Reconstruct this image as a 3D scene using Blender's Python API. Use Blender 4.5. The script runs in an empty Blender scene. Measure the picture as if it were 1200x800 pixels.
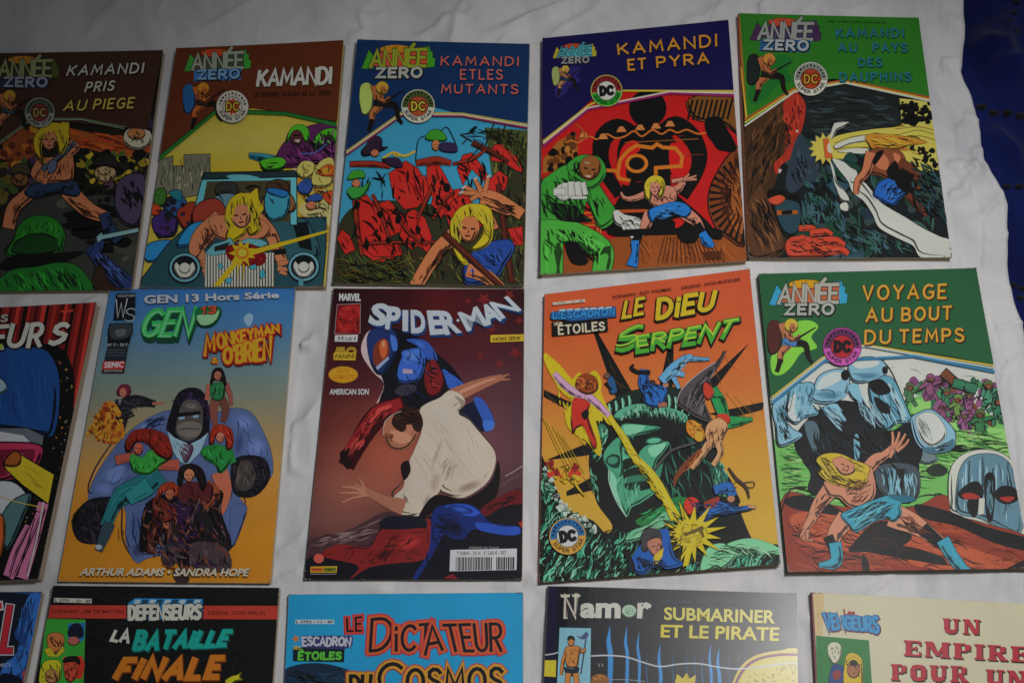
import bpy, bmesh, math, random
import numpy as np
from mathutils import Vector, Matrix
from mathutils.geometry import tessellate_polygon

# ---------------------------------------------------------------- camera, light, exposure
SC = bpy.context.scene
COL = SC.collection
F_PX, PITCH, ROLL, CAM_H = 1464.07, math.radians(25.278), math.radians(-10.262), 1.0
cF = Vector((0, math.sin(PITCH), -math.cos(PITCH)))
cU0 = Vector((0, math.cos(PITCH), math.sin(PITCH)))
cR0 = Vector((1, 0, 0))
cR = cR0 * math.cos(ROLL) + cU0 * math.sin(ROLL)
cU = cU0 * math.cos(ROLL) - cR0 * math.sin(ROLL)
cam = bpy.data.cameras.new('camera')
camo = bpy.data.objects.new('camera', cam)
COL.objects.link(camo)
cam.sensor_width = 36.0
cam.lens = 36.0 * F_PX / 1200.0
cam.clip_start = 0.01
cam.clip_end = 50
m = Matrix((cR, cU, -cF)).transposed().to_4x4()
m.translation = (0, 0, CAM_H)
camo.matrix_world = m
SC.camera = camo
cam.dof.use_dof = False

world = bpy.data.worlds.new('World')
SC.world = world
world.use_nodes = True
world.node_tree.nodes['Background'].inputs[0].default_value = (0.95, 0.97, 1.0, 1)
world.node_tree.nodes['Background'].inputs[1].default_value = 0.085

def area_light(name, loc, target, size, power, color):
    l = bpy.data.lights.new(name, 'AREA')
    l.shape = 'DISK'
    l.size = size
    l.energy = power
    l.color = color
    o = bpy.data.objects.new(name, l)
    COL.objects.link(o)
    o.location = loc
    o.rotation_euler = (Vector(target) - Vector(loc)).to_track_quat('-Z', 'Y').to_euler()
    return o
def spot_lamp(name, loc, target, cone, blend, size, power, color):
    l = bpy.data.lights.new(name, 'SPOT')
    l.spot_size = math.radians(cone); l.spot_blend = blend; l.shadow_soft_size = size
    l.energy = power; l.color = color
    o = bpy.data.objects.new(name, l); COL.objects.link(o)
    o.location = loc
    o.rotation_euler = (Vector(target) - Vector(loc)).to_track_quat('-Z', 'Y').to_euler()
    return o
spot_lamp('shaded_room_lamp', (0.46, 0.36, 1.25), (0.13, 0.33, 0), 64, 1.0, 0.09, 37, (1.0, 0.985, 0.985))

SC.view_settings.view_transform = 'Standard'
SC.view_settings.look = 'None'
SC.view_settings.exposure = 0
SC.view_settings.gamma = 1
SC.view_settings.use_curve_mapping = False
SC.cycles.filter_width = 1.55

# ---------------------------------------------------------------- photograph pixel -> point on a level plane
def unproj(px, py, z=0.0):
    d = cF + cR * ((px - 600.0) / F_PX) + cU * (-(py - 400.0) / F_PX)
    t = (z - CAM_H) / d.z
    return (d.x * t, d.y * t)

def lin(c):
    c /= 255.0
    return c / 12.92 if c <= 0.04045 else ((c + 0.055) / 1.055) ** 2.4

# ---------------------------------------------------------------- materials
def nmat(name):
    mt = bpy.data.materials.new(name)
    mt.use_nodes = True
    nt = mt.node_tree
    return mt, nt, nt.nodes['Principled BSDF']

def mat_ink(name, rough, coat, grain=0.05):
    mt, nt, b = nmat(name)
    N, L = nt.nodes, nt.links
    at = N.new('ShaderNodeVertexColor'); at.layer_name = 'ink'
    tc = N.new('ShaderNodeTexCoord')
    n1 = N.new('ShaderNodeTexNoise'); n1.inputs['Scale'].default_value = 900; n1.inputs['Detail'].default_value = 3
    n2 = N.new('ShaderNodeTexNoise'); n2.inputs['Scale'].default_value = 26; n2.inputs['Detail'].default_value = 5
    L.new(tc.outputs['Object'], n1.inputs['Vector']); L.new(tc.outputs['Object'], n2.inputs['Vector'])
    r1 = N.new('ShaderNodeMapRange'); r1.inputs['From Min'].default_value = 0.3; r1.inputs['From Max'].default_value = 0.7
    r1.inputs['To Min'].default_value = 1 - grain; r1.inputs['To Max'].default_value = 1 + grain
    r2 = N.new('ShaderNodeMapRange'); r2.inputs['From Min'].default_value = 0.3; r2.inputs['From Max'].default_value = 0.7
    r2.inputs['To Min'].default_value = 0.93; r2.inputs['To Max'].default_value = 1.05
    L.new(n1.outputs['Fac'], r1.inputs['Value']); L.new(n2.outputs['Fac'], r2.inputs['Value'])
    mm = N.new('ShaderNodeMath'); mm.operation = 'MULTIPLY'
    L.new(r1.outputs[0], mm.inputs[0]); L.new(r2.outputs[0], mm.inputs[1])
    sc = N.new('ShaderNodeVectorMath'); sc.operation = 'SCALE'
    L.new(at.outputs['Color'], sc.inputs[0]); L.new(mm.outputs[0], sc.inputs['Scale'])
    L.new(sc.outputs[0], b.inputs['Base Color'])
    r3 = N.new('ShaderNodeMapRange'); r3.inputs['To Min'].default_value = rough - 0.08; r3.inputs['To Max'].default_value = rough + 0.1
    L.new(n2.outputs['Fac'], r3.inputs['Value']); L.new(r3.outputs[0], b.inputs['Roughness'])
    b.inputs['Coat Weight'].default_value = coat
    b.inputs['Coat Roughness'].default_value = 0.28
    b.inputs['Specular IOR Level'].default_value = 0.22
    return mt
M_INK = mat_ink('printed_cover_stock', 0.5, 0.05)
M_WORN = mat_ink('worn_laminated_cover', 0.36, 0.45, 0.1)

def mat_pages():
    mt, nt, b = nmat('page_edges')
    N, L = nt.nodes, nt.links
    tc = N.new('ShaderNodeTexCoord')
    mp = N.new('ShaderNodeMapping'); mp.inputs['Scale'].default_value = (6, 6, 3500)
    n = N.new('ShaderNodeTexNoise'); n.inputs['Scale'].default_value = 1; n.inputs['Detail'].default_value = 2
    L.new(tc.outputs['Object'], mp.inputs[0]); L.new(mp.outputs[0], n.inputs['Vector'])
    cr = N.new('ShaderNodeValToRGB')
    cr.color_ramp.elements[0].position = 0.35; cr.color_ramp.elements[0].color = (0.26, 0.19, 0.12, 1)
    cr.color_ramp.elements[1].position = 0.65; cr.color_ramp.elements[1].color = (0.56, 0.46, 0.32, 1)
    L.new(n.outputs['Fac'], cr.inputs[0]); L.new(cr.outputs[0], b.inputs['Base Color'])
    b.inputs['Roughness'].default_value = 0.9
    return mt
M_PAGE = mat_pages()

def mat_cloth(name, c1, c2, scale, weave, wb):
    mt, nt, b = nmat(name)
    N, L = nt.nodes, nt.links
    tc = N.new('ShaderNodeTexCoord')
    n = N.new('ShaderNodeTexNoise'); n.inputs['Scale'].default_value = scale; n.inputs['Detail'].default_value = 6
    n.inputs['Roughness'].default_value = 0.6; n.inputs['Distortion'].default_value = 0.5
    mpg = N.new('ShaderNodeMapping'); mpg.inputs['Rotation'].default_value = (0, 0, math.radians(-38)); mpg.inputs['Scale'].default_value = (1, 0.42, 1)
    L.new(tc.outputs['Object'], mpg.inputs[0]); L.new(mpg.outputs[0], n.inputs['Vector'])
    cr = N.new('ShaderNodeValToRGB')
    cr.color_ramp.elements[0].position = 0.36; cr.color_ramp.elements[0].color = (*c1, 1)
    cr.color_ramp.elements[1].position = 0.58; cr.color_ramp.elements[1].color = (*c2, 1)
    L.new(n.outputs['Fac'], cr.inputs[0])
    L.new(cr.outputs[0], b.inputs['Base Color'])
    w1 = N.new('ShaderNodeTexWave'); w1.inputs['Scale'].default_value = weave; w1.bands_direction = 'X'; w1.inputs['Distortion'].default_value = 1.5
    w2 = N.new('ShaderNodeTexWave'); w2.inputs['Scale'].default_value = weave; w2.bands_direction = 'Y'; w2.inputs['Distortion'].default_value = 1.5
    n3 = N.new('ShaderNodeTexNoise'); n3.inputs['Scale'].default_value = 420; n3.inputs['Detail'].default_value = 3
    for q in (w1, w2, n3): L.new(tc.outputs['Object'], q.inputs['Vector'])
    a = N.new('ShaderNodeMath'); a.operation = 'ADD'; L.new(w1.outputs['Fac'], a.inputs[0]); L.new(w2.outputs['Fac'], a.inputs[1])
    a2 = N.new('ShaderNodeMath'); a2.operation = 'MULTIPLY_ADD'; a2.inputs[1].default_value = 2.0
    L.new(n3.outputs['Fac'], a2.inputs[0]); L.new(a.outputs[0], a2.inputs[2])
    bp = N.new('ShaderNodeBump'); bp.inputs['Strength'].default_value = wb; bp.inputs['Distance'].default_value = 0.0004
    L.new(a2.outputs[0], bp.inputs['Height']); L.new(bp.outputs[0], b.inputs['Normal'])
    b.inputs['Roughness'].default_value = 0.95
    b.inputs['Specular IOR Level'].default_value = 0.15
    b.inputs['Sheen Weight'].default_value = 0.1
    return mt
M_SHEET = mat_cloth('white_cotton', (0.64, 0.65, 0.675), (0.80, 0.79, 0.785), 22, 520, 0.32)  # bluish grey streaks paint soft wrinkle shading into the cloth colour
M_BLUE = mat_cloth('navy_cotton', (0.003, 0.007, 0.065), (0.007, 0.015, 0.12), 8, 200, 0.6)
M_DOT = mat_cloth('black_thread', (0.004, 0.004, 0.008), (0.009, 0.009, 0.014), 30, 600, 0.6)

def mesh_obj(name, verts, faces, mat, parent=None, smooth=False):
    me = bpy.data.meshes.new(name)
    me.from_pydata([tuple(v) for v in verts], [], faces)
    me.materials.append(mat)
    if smooth:
        for p in me.polygons: p.use_smooth = True
    o = bpy.data.objects.new(name, me)
    COL.objects.link(o)
    if parent: o.parent = parent
    return o

# ---------------------------------------------------------------- the sheet and the blanket under it
rng = np.random.RandomState(7)
def vnoise(x, y, seed):
    xi, yi = np.floor(x).astype(int), np.floor(y).astype(int)
    fx, fy = x - xi, y - yi
    fx, fy = fx * fx * (3 - 2 * fx), fy * fy * (3 - 2 * fy)
    def h(a, b):
        n = np.sin(a * 127.1 + b * 311.7 + seed * 74.7) * 43758.5453
        return n - np.floor(n)
    return (h(xi, yi) * (1 - fx) + h(xi + 1, yi) * fx) * (1 - fy) + (h(xi, yi + 1) * (1 - fx) + h(xi + 1, yi + 1) * fx) * fy
def crease(x, y, x0, y0, x1, y1, w, a):
    dx, dy = x1 - x0, y1 - y0
    L = math.hypot(dx, dy)
    t = ((x - x0) * dx + (y - y0) * dy) / L / L
    wob = (vnoise(t * 5, t * 0, x0 * 50 + 3) - 0.5) * 0.018
    d = ((x - x0) * dy - (y - y0) * dx) / L + wob
    f = np.clip(np.minimum(t, 1 - t) * 4, 0, 1)
    return 2.6 * a * np.exp(-(d / w) ** 2) * f
EDGE_PX = [(1119, -110), (1126, -50), (1129, 0), (1131.5, 45), (1127.5, 82), (1137, 107), (1147, 140), (1155, 188), (1172, 215), (1181, 238),
           (1183, 290), (1184, 330), (1190, 352), (1198, 376), (1212, 420), (1224, 500), (1232, 600), (1236, 700), (1240, 820), (1244, 900)]
EDGE = np.array([unproj(x, y) for x, y in EDGE_PX])[::-1]     # ordered by rising y
def edge_x(y):
    e = np.interp(y, EDGE[:, 1], EDGE[:, 0])
    return e
def sheet_h(x, y):
    # long soft diagonal folds, short wrinkles, and a few definite creases
    u, v = x * 0.82 + y * 0.57, -x * 0.57 + y * 0.82
    h = 0.0042 * (vnoise(u * 5 + 3 * vnoise(x * 4, y * 4, 5), v * 15, 1) - 0.5)
    r = 1 - np.abs(2 * vnoise(u * 9 + 2, v * 24 + 2.5 * vnoise(x * 9, y * 9, 8), 2) - 1)
    h = h + 0.0042 * r ** 7
    h = h + 0.0010 * (vnoise(x * 48, y * 40, 3) - 0.5) + 0.0003 * (vnoise(x * 110, y * 100, 4) - 0.5)
    for px0, py0, px1, py1, w, a in [(560, 45, 700, -5, .006, .0022), (470, 48, 560, 5, .005, .0015), (855, 52, 905, -4, .003, .002), (400, 50, 450, 8, .005, .0014),
                                     (90, 45, 150, -6, .006, .0016), (330, 422, 372, 398, .004, .0030), (318, 560, 362, 470, .004, .0018), (326, 520, 368, 560, .004, .0012),
                                     (340, 690, 470, 655, .005, .001), (600, 205, 650, 195, .004, .0018), (598, 268, 645, 236, .004, .0016), (1090, 188, 1150, 205, .005, .0016),
                                     (1100, 250, 1170, 190, .006, .0022), (1120, 205, 1166, 176, .0045, .0018), (1110, 150, 1150, 128, .004, .0013), (0, 352, 110, 344, .004, .001),
                                     (90, 500, 130, 470, .004, .0016), (52, 600, 70, 560, .004, .0014), (878, 440, 905, 380, .005, .0012), (560, 690, 660, 676, .006, .0013),
                                     (1085, 100, 1120, 60, .006, .0014), (1100, 40, 1130, 20, .005, .0012), (780, 45, 850, 0, .006, .001)]:
        ax, ay = unproj(px0, py0); bx, by = unproj(px1, py1)
        h = h + crease(x, y, ax, ay, bx, by, w, a)
    # doubled hem along the right edge, with puckers across it
    d = edge_x(y) - x
    hem = 1 / (1 + np.exp((d - 0.0245) / 0.0006))
    puck = vnoise(y * 95 + 0.6 * vnoise(x * 60, y * 20, 6), x * 14, 9)
    h = h + hem * (0.0015 + 0.0012 * (puck - 0.5) * 1.6) - 0.0014 * np.exp(-((d - 0.0255) / 0.0011) ** 2) - 0.0010 * np.exp(-((d - 0.006) / 0.0009) ** 2)
    return h
YS = np.arange(-0.35, 1.08, 0.0026)
TS = np.linspace(0, 1, 520)
vs = []
X0 = -0.62
for yy in YS:
    ex = edge_x(yy) + 0.0004 * math.sin(yy * 160) + 0.0007 * math.sin(yy * 61 + 1)
    xs = X0 + (ex - X0) * TS
    z = sheet_h(xs, np.full_like(xs, yy))
    # the edge rolls down on to the blanket
    dd = ex - xs
    z = z - 0.004 * np.exp(-dd / 0.0018)
    vs.append(np.stack([xs, np.full_like(xs, yy), z], -1))
V = np.array(vs)
nr, nc = V.shape[:2]
# slide under the comics: keep the cloth below them
SHEET_TOP = 0.0
V[:, :, 2] -= 0.0006
idx = np.arange(nr * nc).reshape(nr, nc)
fc = np.stack([idx[:-1, :-1], idx[:-1, 1:], idx[1:, 1:], idx[1:, :-1]], -1).reshape(-1, 4)
SHEET_V = V
sheet = mesh_obj('bed_sheet', V.reshape(-1, 3), fc.tolist(), M_SHEET, None, True)
sheet['label'] = 'wrinkled white cotton sheet with a stitched hem, spread under all the comics'
sheet['category'] = 'bed sheet'
# stitched seam of the hem: little thread stitches, one joined part
sv, sf = [], []
for off in (0.0252, 0.0062):
    y = -0.2
    while y < 1.0:
        for k, yy in enumerate((y, y + 0.0022)):
            x = float(edge_x(np.array([yy]))[0]) - off
            z = float(sheet_h(np.array([x]), np.array([yy]))[0]) - 0.0006
            for dx, dz in ((-0.0003, 0.0), (0, 0.00028), (0.0003, 0.0)): sv.append((x + dx, yy, z + dz))
        b = len(sv) - 6
        sf += [(b, b + 1, b + 4, b + 3), (b + 1, b + 2, b + 5, b + 4)]
        y += 0.0034
st = mesh_obj('hem_stitching', sv, sf, M_SHEET, sheet); st['kind'] = 'stuff'

bx = np.arange(0.2, 1.02, 0.004); by = np.arange(-0.35, 1.25, 0.004)
BX, BY = np.meshgrid(bx, by)
def blanket_h(x, y):
    u = x * 0.8 - y * 0.6
    h = -0.0085 + 0.003 * (vnoise(x * 7 + 4, y * 6, 11) - 0.5) + 0.0010 * (vnoise(x * 40, y * 30, 12) - 0.5)
    for px0, py0, px1, py1, w, a in [(1140, 30, 1215, 95, .012, .006), (1150, 150, 1215, 190, .008, .004), (1185, 0, 1190, 120, .01, .004)]:
        ax, ay = unproj(px0, py0); bx_, by_ = unproj(px1, py1)
        h = h + crease(x, y, ax, ay, bx_, by_, w, a)
    # hollow quilting beside the sheet
    return h
BZ = blanket_h(BX, BY)
n1, n2 = BX.shape
idx = np.arange(n1 * n2).reshape(n1, n2)
fc = np.stack([idx[:-1, :-1], idx[:-1, 1:], idx[1:, 1:], idx[1:, :-1]], -1).reshape(-1, 4)
blanket = mesh_obj('blanket', np.stack([BX, BY, BZ], -1).reshape(-1, 3), fc.tolist(), M_BLUE, None, True)
blanket['label'] = 'dark navy blue bed cover with rows of black embroidered dots beside the white sheet'
blanket['category'] = 'bed cover'
mt_top = mesh_obj('mattress_surface', [(-1.2, -0.8, -0.03), (1.4, -0.8, -0.03), (1.4, 1.6, -0.03), (-1.2, 1.6, -0.03)], [(0, 1, 2, 3)], M_BLUE)
mt_top['kind'] = 'structure'
dots = [(1150, 126, 6), (1164, 133, 6), (1180, 133.5, 6), (1195, 137, 6), (1186, 18, 5), (1191, 40, 4), (1181, 30, 3.5), (1191, 3, 4), (1180, 219, 5), (1194, 219, 5),
        (1188, 334, 4.5), (1198, 338, 4.5), (1196, 349, 4), (1210, 139, 6), (1209, 221, 5), (1206, 20, 5), (1210, 345, 5)]
for k, (px, py, r) in enumerate(dots):
    x, y = unproj(px, py, -0.008)
    rr = r / F_PX * 1.05
    dv, df = [], []
    n = 14
    for ring, (f, hz) in enumerate(((1.0, 0.0001), (0.75, 0.0009), (0.3, 0.0012))):
        for i in range(n):
            a = 2 * math.pi * i / n
            q = rr * f * (1 + 0.12 * math.sin(3 * a + k))
            X, Y = x + q * math.cos(a) * 1.15, y + q * math.sin(a) * 0.95
            dv.append((X, Y, float(blanket_h(np.array([X]), np.array([Y]))[0]) + hz))
        if ring:
            for i in range(n):
                j = (i + 1) % n; o0, o1 = (ring - 1) * n, ring * n
                df.append((o0 + i, o0 + j, o1 + j, o1 + i))
    df.append(tuple(range(2 * n, 3 * n)))
    mesh_obj('embroidered_dot', dv, df, M_DOT, blanket, True)

# ---------------------------------------------------------------- drawing on covers
def smooth_pts(P, closed, n=4):
    Q = []
    N = len(P)
    rngi = range(N) if closed else range(N - 1)
    for i in rngi:
        if closed: p0, p1, p2, p3 = P[(i - 1) % N], P[i], P[(i + 1) % N], P[(i + 2) % N]
        else: p0, p1, p2, p3 = P[max(i - 1, 0)], P[i], P[i + 1], P[min(i + 2, N - 1)]
        for k in range(n):
            t = k / n
            Q.append(tuple(0.5 * (2 * b + (c - a) * t + (2 * a - 5 * b + 4 * c - d) * t * t + (3 * b - a - 3 * c + d) * t ** 3)
                           for a, b, c, d in zip(p0, p1, p2, p3)))
    if not closed: Q.append(tuple(P[-1]))
    return Q
def pts(s):
    return [tuple(float(v) for v in q.split(',')) for q in s.split()] if isinstance(s, str) else list(s)
def hexc(h):
    return tuple(int(h[i:i + 2], 16) for i in (0, 2, 4))
def ribbon(P, W, cap=0.5):
    # P list of points, W list of full widths -> polygon quads
    P = [p for i, p in enumerate(P) if i == 0 or math.dist(p, P[i - 1]) > 1e-6]
    if len(P) < 2: return []
    if len(W) != len(P): W = [W[0]] * len(P)
    n = len(P)
    D = []
    for i in range(n - 1):
        dx, dy = P[i + 1][0] - P[i][0], P[i + 1][1] - P[i][1]
        l = math.hypot(dx, dy); D.append((dx / l, dy / l))
    Lp, Rp = [], []
    closed = math.dist(P[0], P[-1]) < 1e-4
    for i in range(n):
        if i == 0: d0 = D[-1] if closed else D[0]; d1 = D[0]
        elif i == n - 1: d0 = D[-1]; d1 = D[0] if closed else D[-1]
        else: d0, d1 = D[i - 1], D[i]
        nx, ny = -(d0[1] + d1[1]), d0[0] + d1[0]
        l = math.hypot(nx, ny)
        if l < 1e-6: nx, ny, l = -d1[1], d1[0], 1
        nx, ny = nx / l, ny / l
        c = max(0.5, nx * -d1[1] + ny * d1[0])
        h = W[i] / 2 / c
        x, y = P[i]
        if not closed:
            if i == 0: x -= d1[0] * W[i] * cap; y -= d1[1] * W[i] * cap
            if i == n - 1: x += d0[0] * W[i] * cap; y += d0[1] * W[i] * cap
        Lp.append((x + nx * h, y + ny * h)); Rp.append((x - nx * h, y - ny * h))
    return [[Lp[i], Lp[i + 1], Rp[i + 1], Rp[i]] for i in range(n - 1)]

def bez(P, t):
    if len(P) == 2: return (P[0][0] + (P[1][0] - P[0][0]) * t, P[0][1] + (P[1][1] - P[0][1]) * t)
    a, b, c = P
    return tuple(a[k] * (1 - t) ** 2 + 2 * b[k] * t * (1 - t) + c[k] * t * t for k in (0, 1))
def arc(cx, cy, r, a0, a1):
    return lambda t: (cx + r * math.cos(math.radians(a0 + (a1 - a0) * t)), cy + r * math.sin(math.radians(a0 + (a1 - a0) * t)))

# stroke alphabet: y up, 0..1 high; 's:' smooth
def _ar(cx, cy, rx, ry, a0, a1, n=9):
    return [(cx + rx * math.cos(math.radians(a0 + (a1 - a0) * i / (n - 1))), cy + ry * math.sin(math.radians(a0 + (a1 - a0) * i / (n - 1)))) for i in range(n)]
G = {
 'A': (.72, [[(0, 0), (.36, 1), (.72, 0)], [(.14, .34), (.58, .34)]]),
 'B': (.6, [[(0, 0), (0, 1)], [(0, 1), (.3, 1)] + _ar(.32, .76, .22, .24, 85, -90, 7) + [(0, .52)], [(0, .5), (.32, .5)] + _ar(.34, .25, .26, .25, 85, -90, 7) + [(0, 0)]]),
 'C': (.66, [_ar(.4, .5, .4, .5, 45, 315, 13)]),
 'D': (.64, [[(0, 0), (0, 1)], [(0, 1), (.2, 1)] + _ar(.22, .5, .42, .5, 85, -85, 9) + [(0, 0)]]),
 'E': (.52, [[(.52, 1), (0, 1), (0, 0), (.52, 0)], [(0, .52), (.42, .52)]]),
 'F': (.5, [[(.5, 1), (0, 1), (0, 0)], [(0, .5), (.4, .5)]]),
 'G': (.68, [_ar(.38, .5, .38, .5, 50, 340, 13)[:-1] + [(.68, .2), (.68, .46), (.42, .46)]]),
 'H': (.62, [[(0, 0), (0, 1)], [(.62, 0), (.62, 1)], [(0, .52), (.62, .52)]]),
 'I': (.06, [[(.03, 0), (.03, 1)]]),
 'J': (.45, [[(.45, 1), (.45, .3)] + _ar(.22, .25, .22, .25, 0, -170, 7)]),
 'K': (.6, [[(0, 0), (0, 1)], [(.58, 1), (.04, .44)], [(.2, .58), (.6, 0)]]),
 'L': (.5, [[(0, 1), (0, 0), (.5, 0)]]),
 'M': (.8, [[(0, 0), (.08, 1), (.4, .28), (.72, 1), (.8, 0)]]),
 'N': (.64, [[(0, 0), (0, 1), (.64, 0), (.64, 1)]]),
 'O': (.74, [_ar(.37, .5, .37, .5, 90, 450, 17)]),
 'P': (.56, [[(0, 0), (0, 1)], [(0, 1), (.28, 1)] + _ar(.3, .73, .26, .27, 85, -90, 7) + [(0, .46)]]),
 'Q': (.74, [_ar(.37, .5, .37, .5, 90, 450, 17), [(.45, .25), (.76, -.05)]]),
 'R': (.6, [[(0, 0), (0, 1)], [(0, 1), (.28, 1)] + _ar(.3, .74, .26, .26, 85, -90, 7) + [(0, .48)], [(.26, .46), (.6, 0)]]),
 'S': (.56, [[(.52, .86), (.4, .98), (.2, 1), (.04, .88), (.04, .68), (.2, .55), (.4, .47), (.55, .33), (.54, .13), (.38, .01), (.16, .01), (0, .14)]]),
 'T': (.62, [[(0, 1), (.62, 1)], [(.31, 1), (.31, 0)]]),
 'U': (.62, [[(0, 1), (0, .32)] + _ar(.31, .31, .31, .31, 190, 350, 8) + [(.62, .32), (.62, 1)]]),
 'V': (.66, [[(0, 1), (.33, 0), (.66, 1)]]),
 'W': (.9, [[(0, 1), (.22, 0), (.45, .8), (.68, 0), (.9, 1)]]),
 'X': (.6, [[(0, 0), (.6, 1)], [(0, 1), (.6, 0)]]),
 'Y': (.64, [[(0, 1), (.32, .48), (.64, 1)], [(.32, .48), (.32, 0)]]),
 'Z': (.6, [[(0, 1), (.6, 1), (0, 0), (.6, 0)]]),
 'i': (.1, [[(.05, 0), (.05, .66)], [(.05, .88), (.05, .96)]]),
 '0': (.56, [_ar(.28, .5, .28, .5, 90, 450, 15)]),
 '1': (.24, [[(0, .78), (.22, 1), (.22, 0)]]),
 '2': (.54, [[(0, .8), (.1, .96), (.3, 1), (.5, .88), (.5, .66), (.3, .4), (0, 0), (.54, 0)]]),
 '3': (.52, [[(0, .9), (.2, 1), (.46, .9), (.48, .66), (.2, .53), (.5, .4), (.5, .12), (.26, 0), (0, .1)]]),
 '5': (.54, [[(.5, 1), (.06, 1), (.02, .55), (.28, .62), (.52, .46), (.52, .16), (.28, 0), (0, .1)]]),
 '&': (.66, [[(.66, 0), (.14, .72), (.16, .94), (.34, 1), (.46, .84), (.4, .66), (.06, .36), (.04, .12), (.24, 0), (.5, .1), (.64, .4)]]),
 "'": (.06, [[(.04, 1), (.02, .75)]]), '.': (.06, [[(.03, 0), (.03, .05)]]), '-': (.4, [[(0, .5), (.4, .5)]]), '·': (.14, [[(.02, .5), (.12, .5)]]),
 ' ': (.42, []),
}
G['É'] = (.52, G['E'][1] + [[(.18, 1.14), (.36, 1.32)]])

class Cover:
    DZ = 3.5e-6
    NU, NV = 12, 14
    def __init__(s, quad, T, white, cover_hex, label, warp=(0, 0), spine=None, mat=None, curl=0.0):
        # quad: photo pixels TL TR BR BL of the top face, T book thickness
        s.T = T; s.W = white; s.mat = mat or M_INK
        s.base = T + 0.0016          # rests on the crests of the cloth
        P = [Vector(unproj(x, y, s.base)) for x, y in quad]
        s.c = sum(P, Vector((0, 0))) / 4
        ang = math.atan2(P[1].y - P[0].y, P[1].x - P[0].x)
        s.rot = ang
        s.root = bpy.data.objects.new('comic_book', None)
        COL.objects.link(s.root)
        s.root.location = (s.c.x, s.c.y, 0.0016)
        s.root.rotation_euler = (0, 0, ang)
        s.root.empty_display_size = 0.05
        s.root['label'] = label; s.root['category'] = 'comic book'; s.root['group'] = 'comic books laid out on the white sheet'
        ca, sa = math.cos(-ang), math.sin(-ang)
        s.q = [((p.x - s.c.x) * ca - (p.y - s.c.y) * sa, (p.x - s.c.x) * sa + (p.y - s.c.y) * ca) for p in P]
        s.ca, s.sa = ca, sa
        s.warp = warp; s.curl = curl
        s.layer = 0
        s.tris = {}
        s.cur = None
        s.build_body(cover_hex, spine or cover_hex)
    # --- local plane coordinates
    def fr(s, ox, oy, k): s.f = (ox, oy, k)
    def loc(s, x, y):
        ox, oy, k = s.f
        X, Y = unproj(ox + x / k, oy + y / k, s.base)
        dx, dy = X - s.c.x, Y - s.c.y
        return (dx * s.ca - dy * s.sa, dx * s.sa + dy * s.ca)
    def uv(s, x, y):
        # inverse bilinear is not needed: affine from TL,TR,BL is close enough for the gentle curl
        a, b, d = Vector(s.q[0]), Vector(s.q[1]), Vector(s.q[3])
        e1, e2 = b - a, d - a
        det = e1.x * e2.y - e1.y * e2.x
        p = Vector((x, y)) - a
        return ((p.x * e2.y - p.y * e2.x) / det, (e1.x * p.y - e1.y * p.x) / det)
    def knots(s, n): return [i / n for i in range(-2, n + 3)]
    def zw(s, u, v):
        # piecewise linear in u plus piecewise linear in v, so flat in every cell
        def pl(f, t, n):
            k = min(n - 1, max(0, math.floor(t * n + 1e-7))); a = t * n - k
            return f(k / n) * (1 - a) + f((k + 1) / n) * a
        w0, w1 = s.warp
        fu = lambda t: w0 * max(0, min(t, 1.1)) ** 2 - s.curl * math.exp(-(max(t, 0) / 0.07))
        fv = lambda t: w1 * (2 * t - 1) ** 2
        return pl(fu, u, s.NU) + pl(fv, v, s.NV)
    def col(s, h):
        r, g, b = hexc(h) if isinstance(h, str) else h
        w = lin(s.W)
        c = [(lin(v) / w) for v in (r, g, b)]
        y = max(1e-4, 0.3 * c[0] + 0.6 * c[1] + 0.1 * c[2])
        f = 0.60 * min(1.0, y) ** 0.12
        c = [max(0.004, v * f) for v in c]
        mx = max(c)
        if mx > 0.74: c = [v * 0.74 / mx for v in c]
        return (*c, 1)
    # --- primitives
    def part(s, name): s.cur = name; s.tris.setdefault(name, [])
    def add(s, col, P, layer=None, cols=None):
        if len(P) < 3: return
        z = s.layer if layer is None else layer
        if len(P) == 3: T = [(0, 1, 2)]
        else: T = tessellate_polygon([[Vector((x, y, 0)) for x, y in P]])
        c = s.col(col) if cols is None else None
        L = [s.loc(x, y) for x, y in P]
        for t in T:
            s.tris[s.cur].append(([L[i] for i in t], z, [c] * 3 if cols is None else [s.col(cols[i]) for i in t]))
    def P(s, col, p, ink=0, ic='0a0a0c'):
        p = pts(p)
        if ink: s.line(ic, ink * 2, p + [p[0]])
        s.layer += 1; s.add(col, p)
        if ink and len(p) > 12:
            # swelling brush contour along the underside of the form
            xs, ys = [q[0] for q in p], [q[1] for q in p]
            sz = min(max(xs) - min(xs), max(ys) - min(ys)); ar = sum(p[i - 1][0] * p[i][1] - p[i][0] * p[i - 1][1] for i in range(len(p)))
            sg = 1 if ar > 0 else -1; n = len(p); L = max(3, n // 6)
            c_ = hexc(col) if isinstance(col, str) else col; dk = tuple(v * .3 for v in c_); lt = dk
            if sz > 16:
                base = s.layer + 1
                for k_, i0 in enumerate(range(0, n, max(2, L // 2))):
                    a_, b_ = p[i0], p[(i0 + 1) % n]
                    l = math.dist(a_, b_) or 1; nx, ny = (b_[1] - a_[1]) / l * sg, -(b_[0] - a_[0]) / l * sg
                    lit = nx * .45 + ny * .89
                    if lit < .25: continue
                    run = [p[(i0 + j) % n] for j in range(L + 1)]
                    ins = sz * .05
                    run = [(x - nx * ins, y - ny * ins) for x, y in run]
                    W = [min(sz * .08, 8)  * math.sin(math.pi * (j + .3) / (L + .6)) for j in range(L + 1)]
                    for q in ribbon(run, W, 0): s.add(dk if lit > 0 else lt, q, base + k_ % 5)
                s.layer = base + 5
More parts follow.
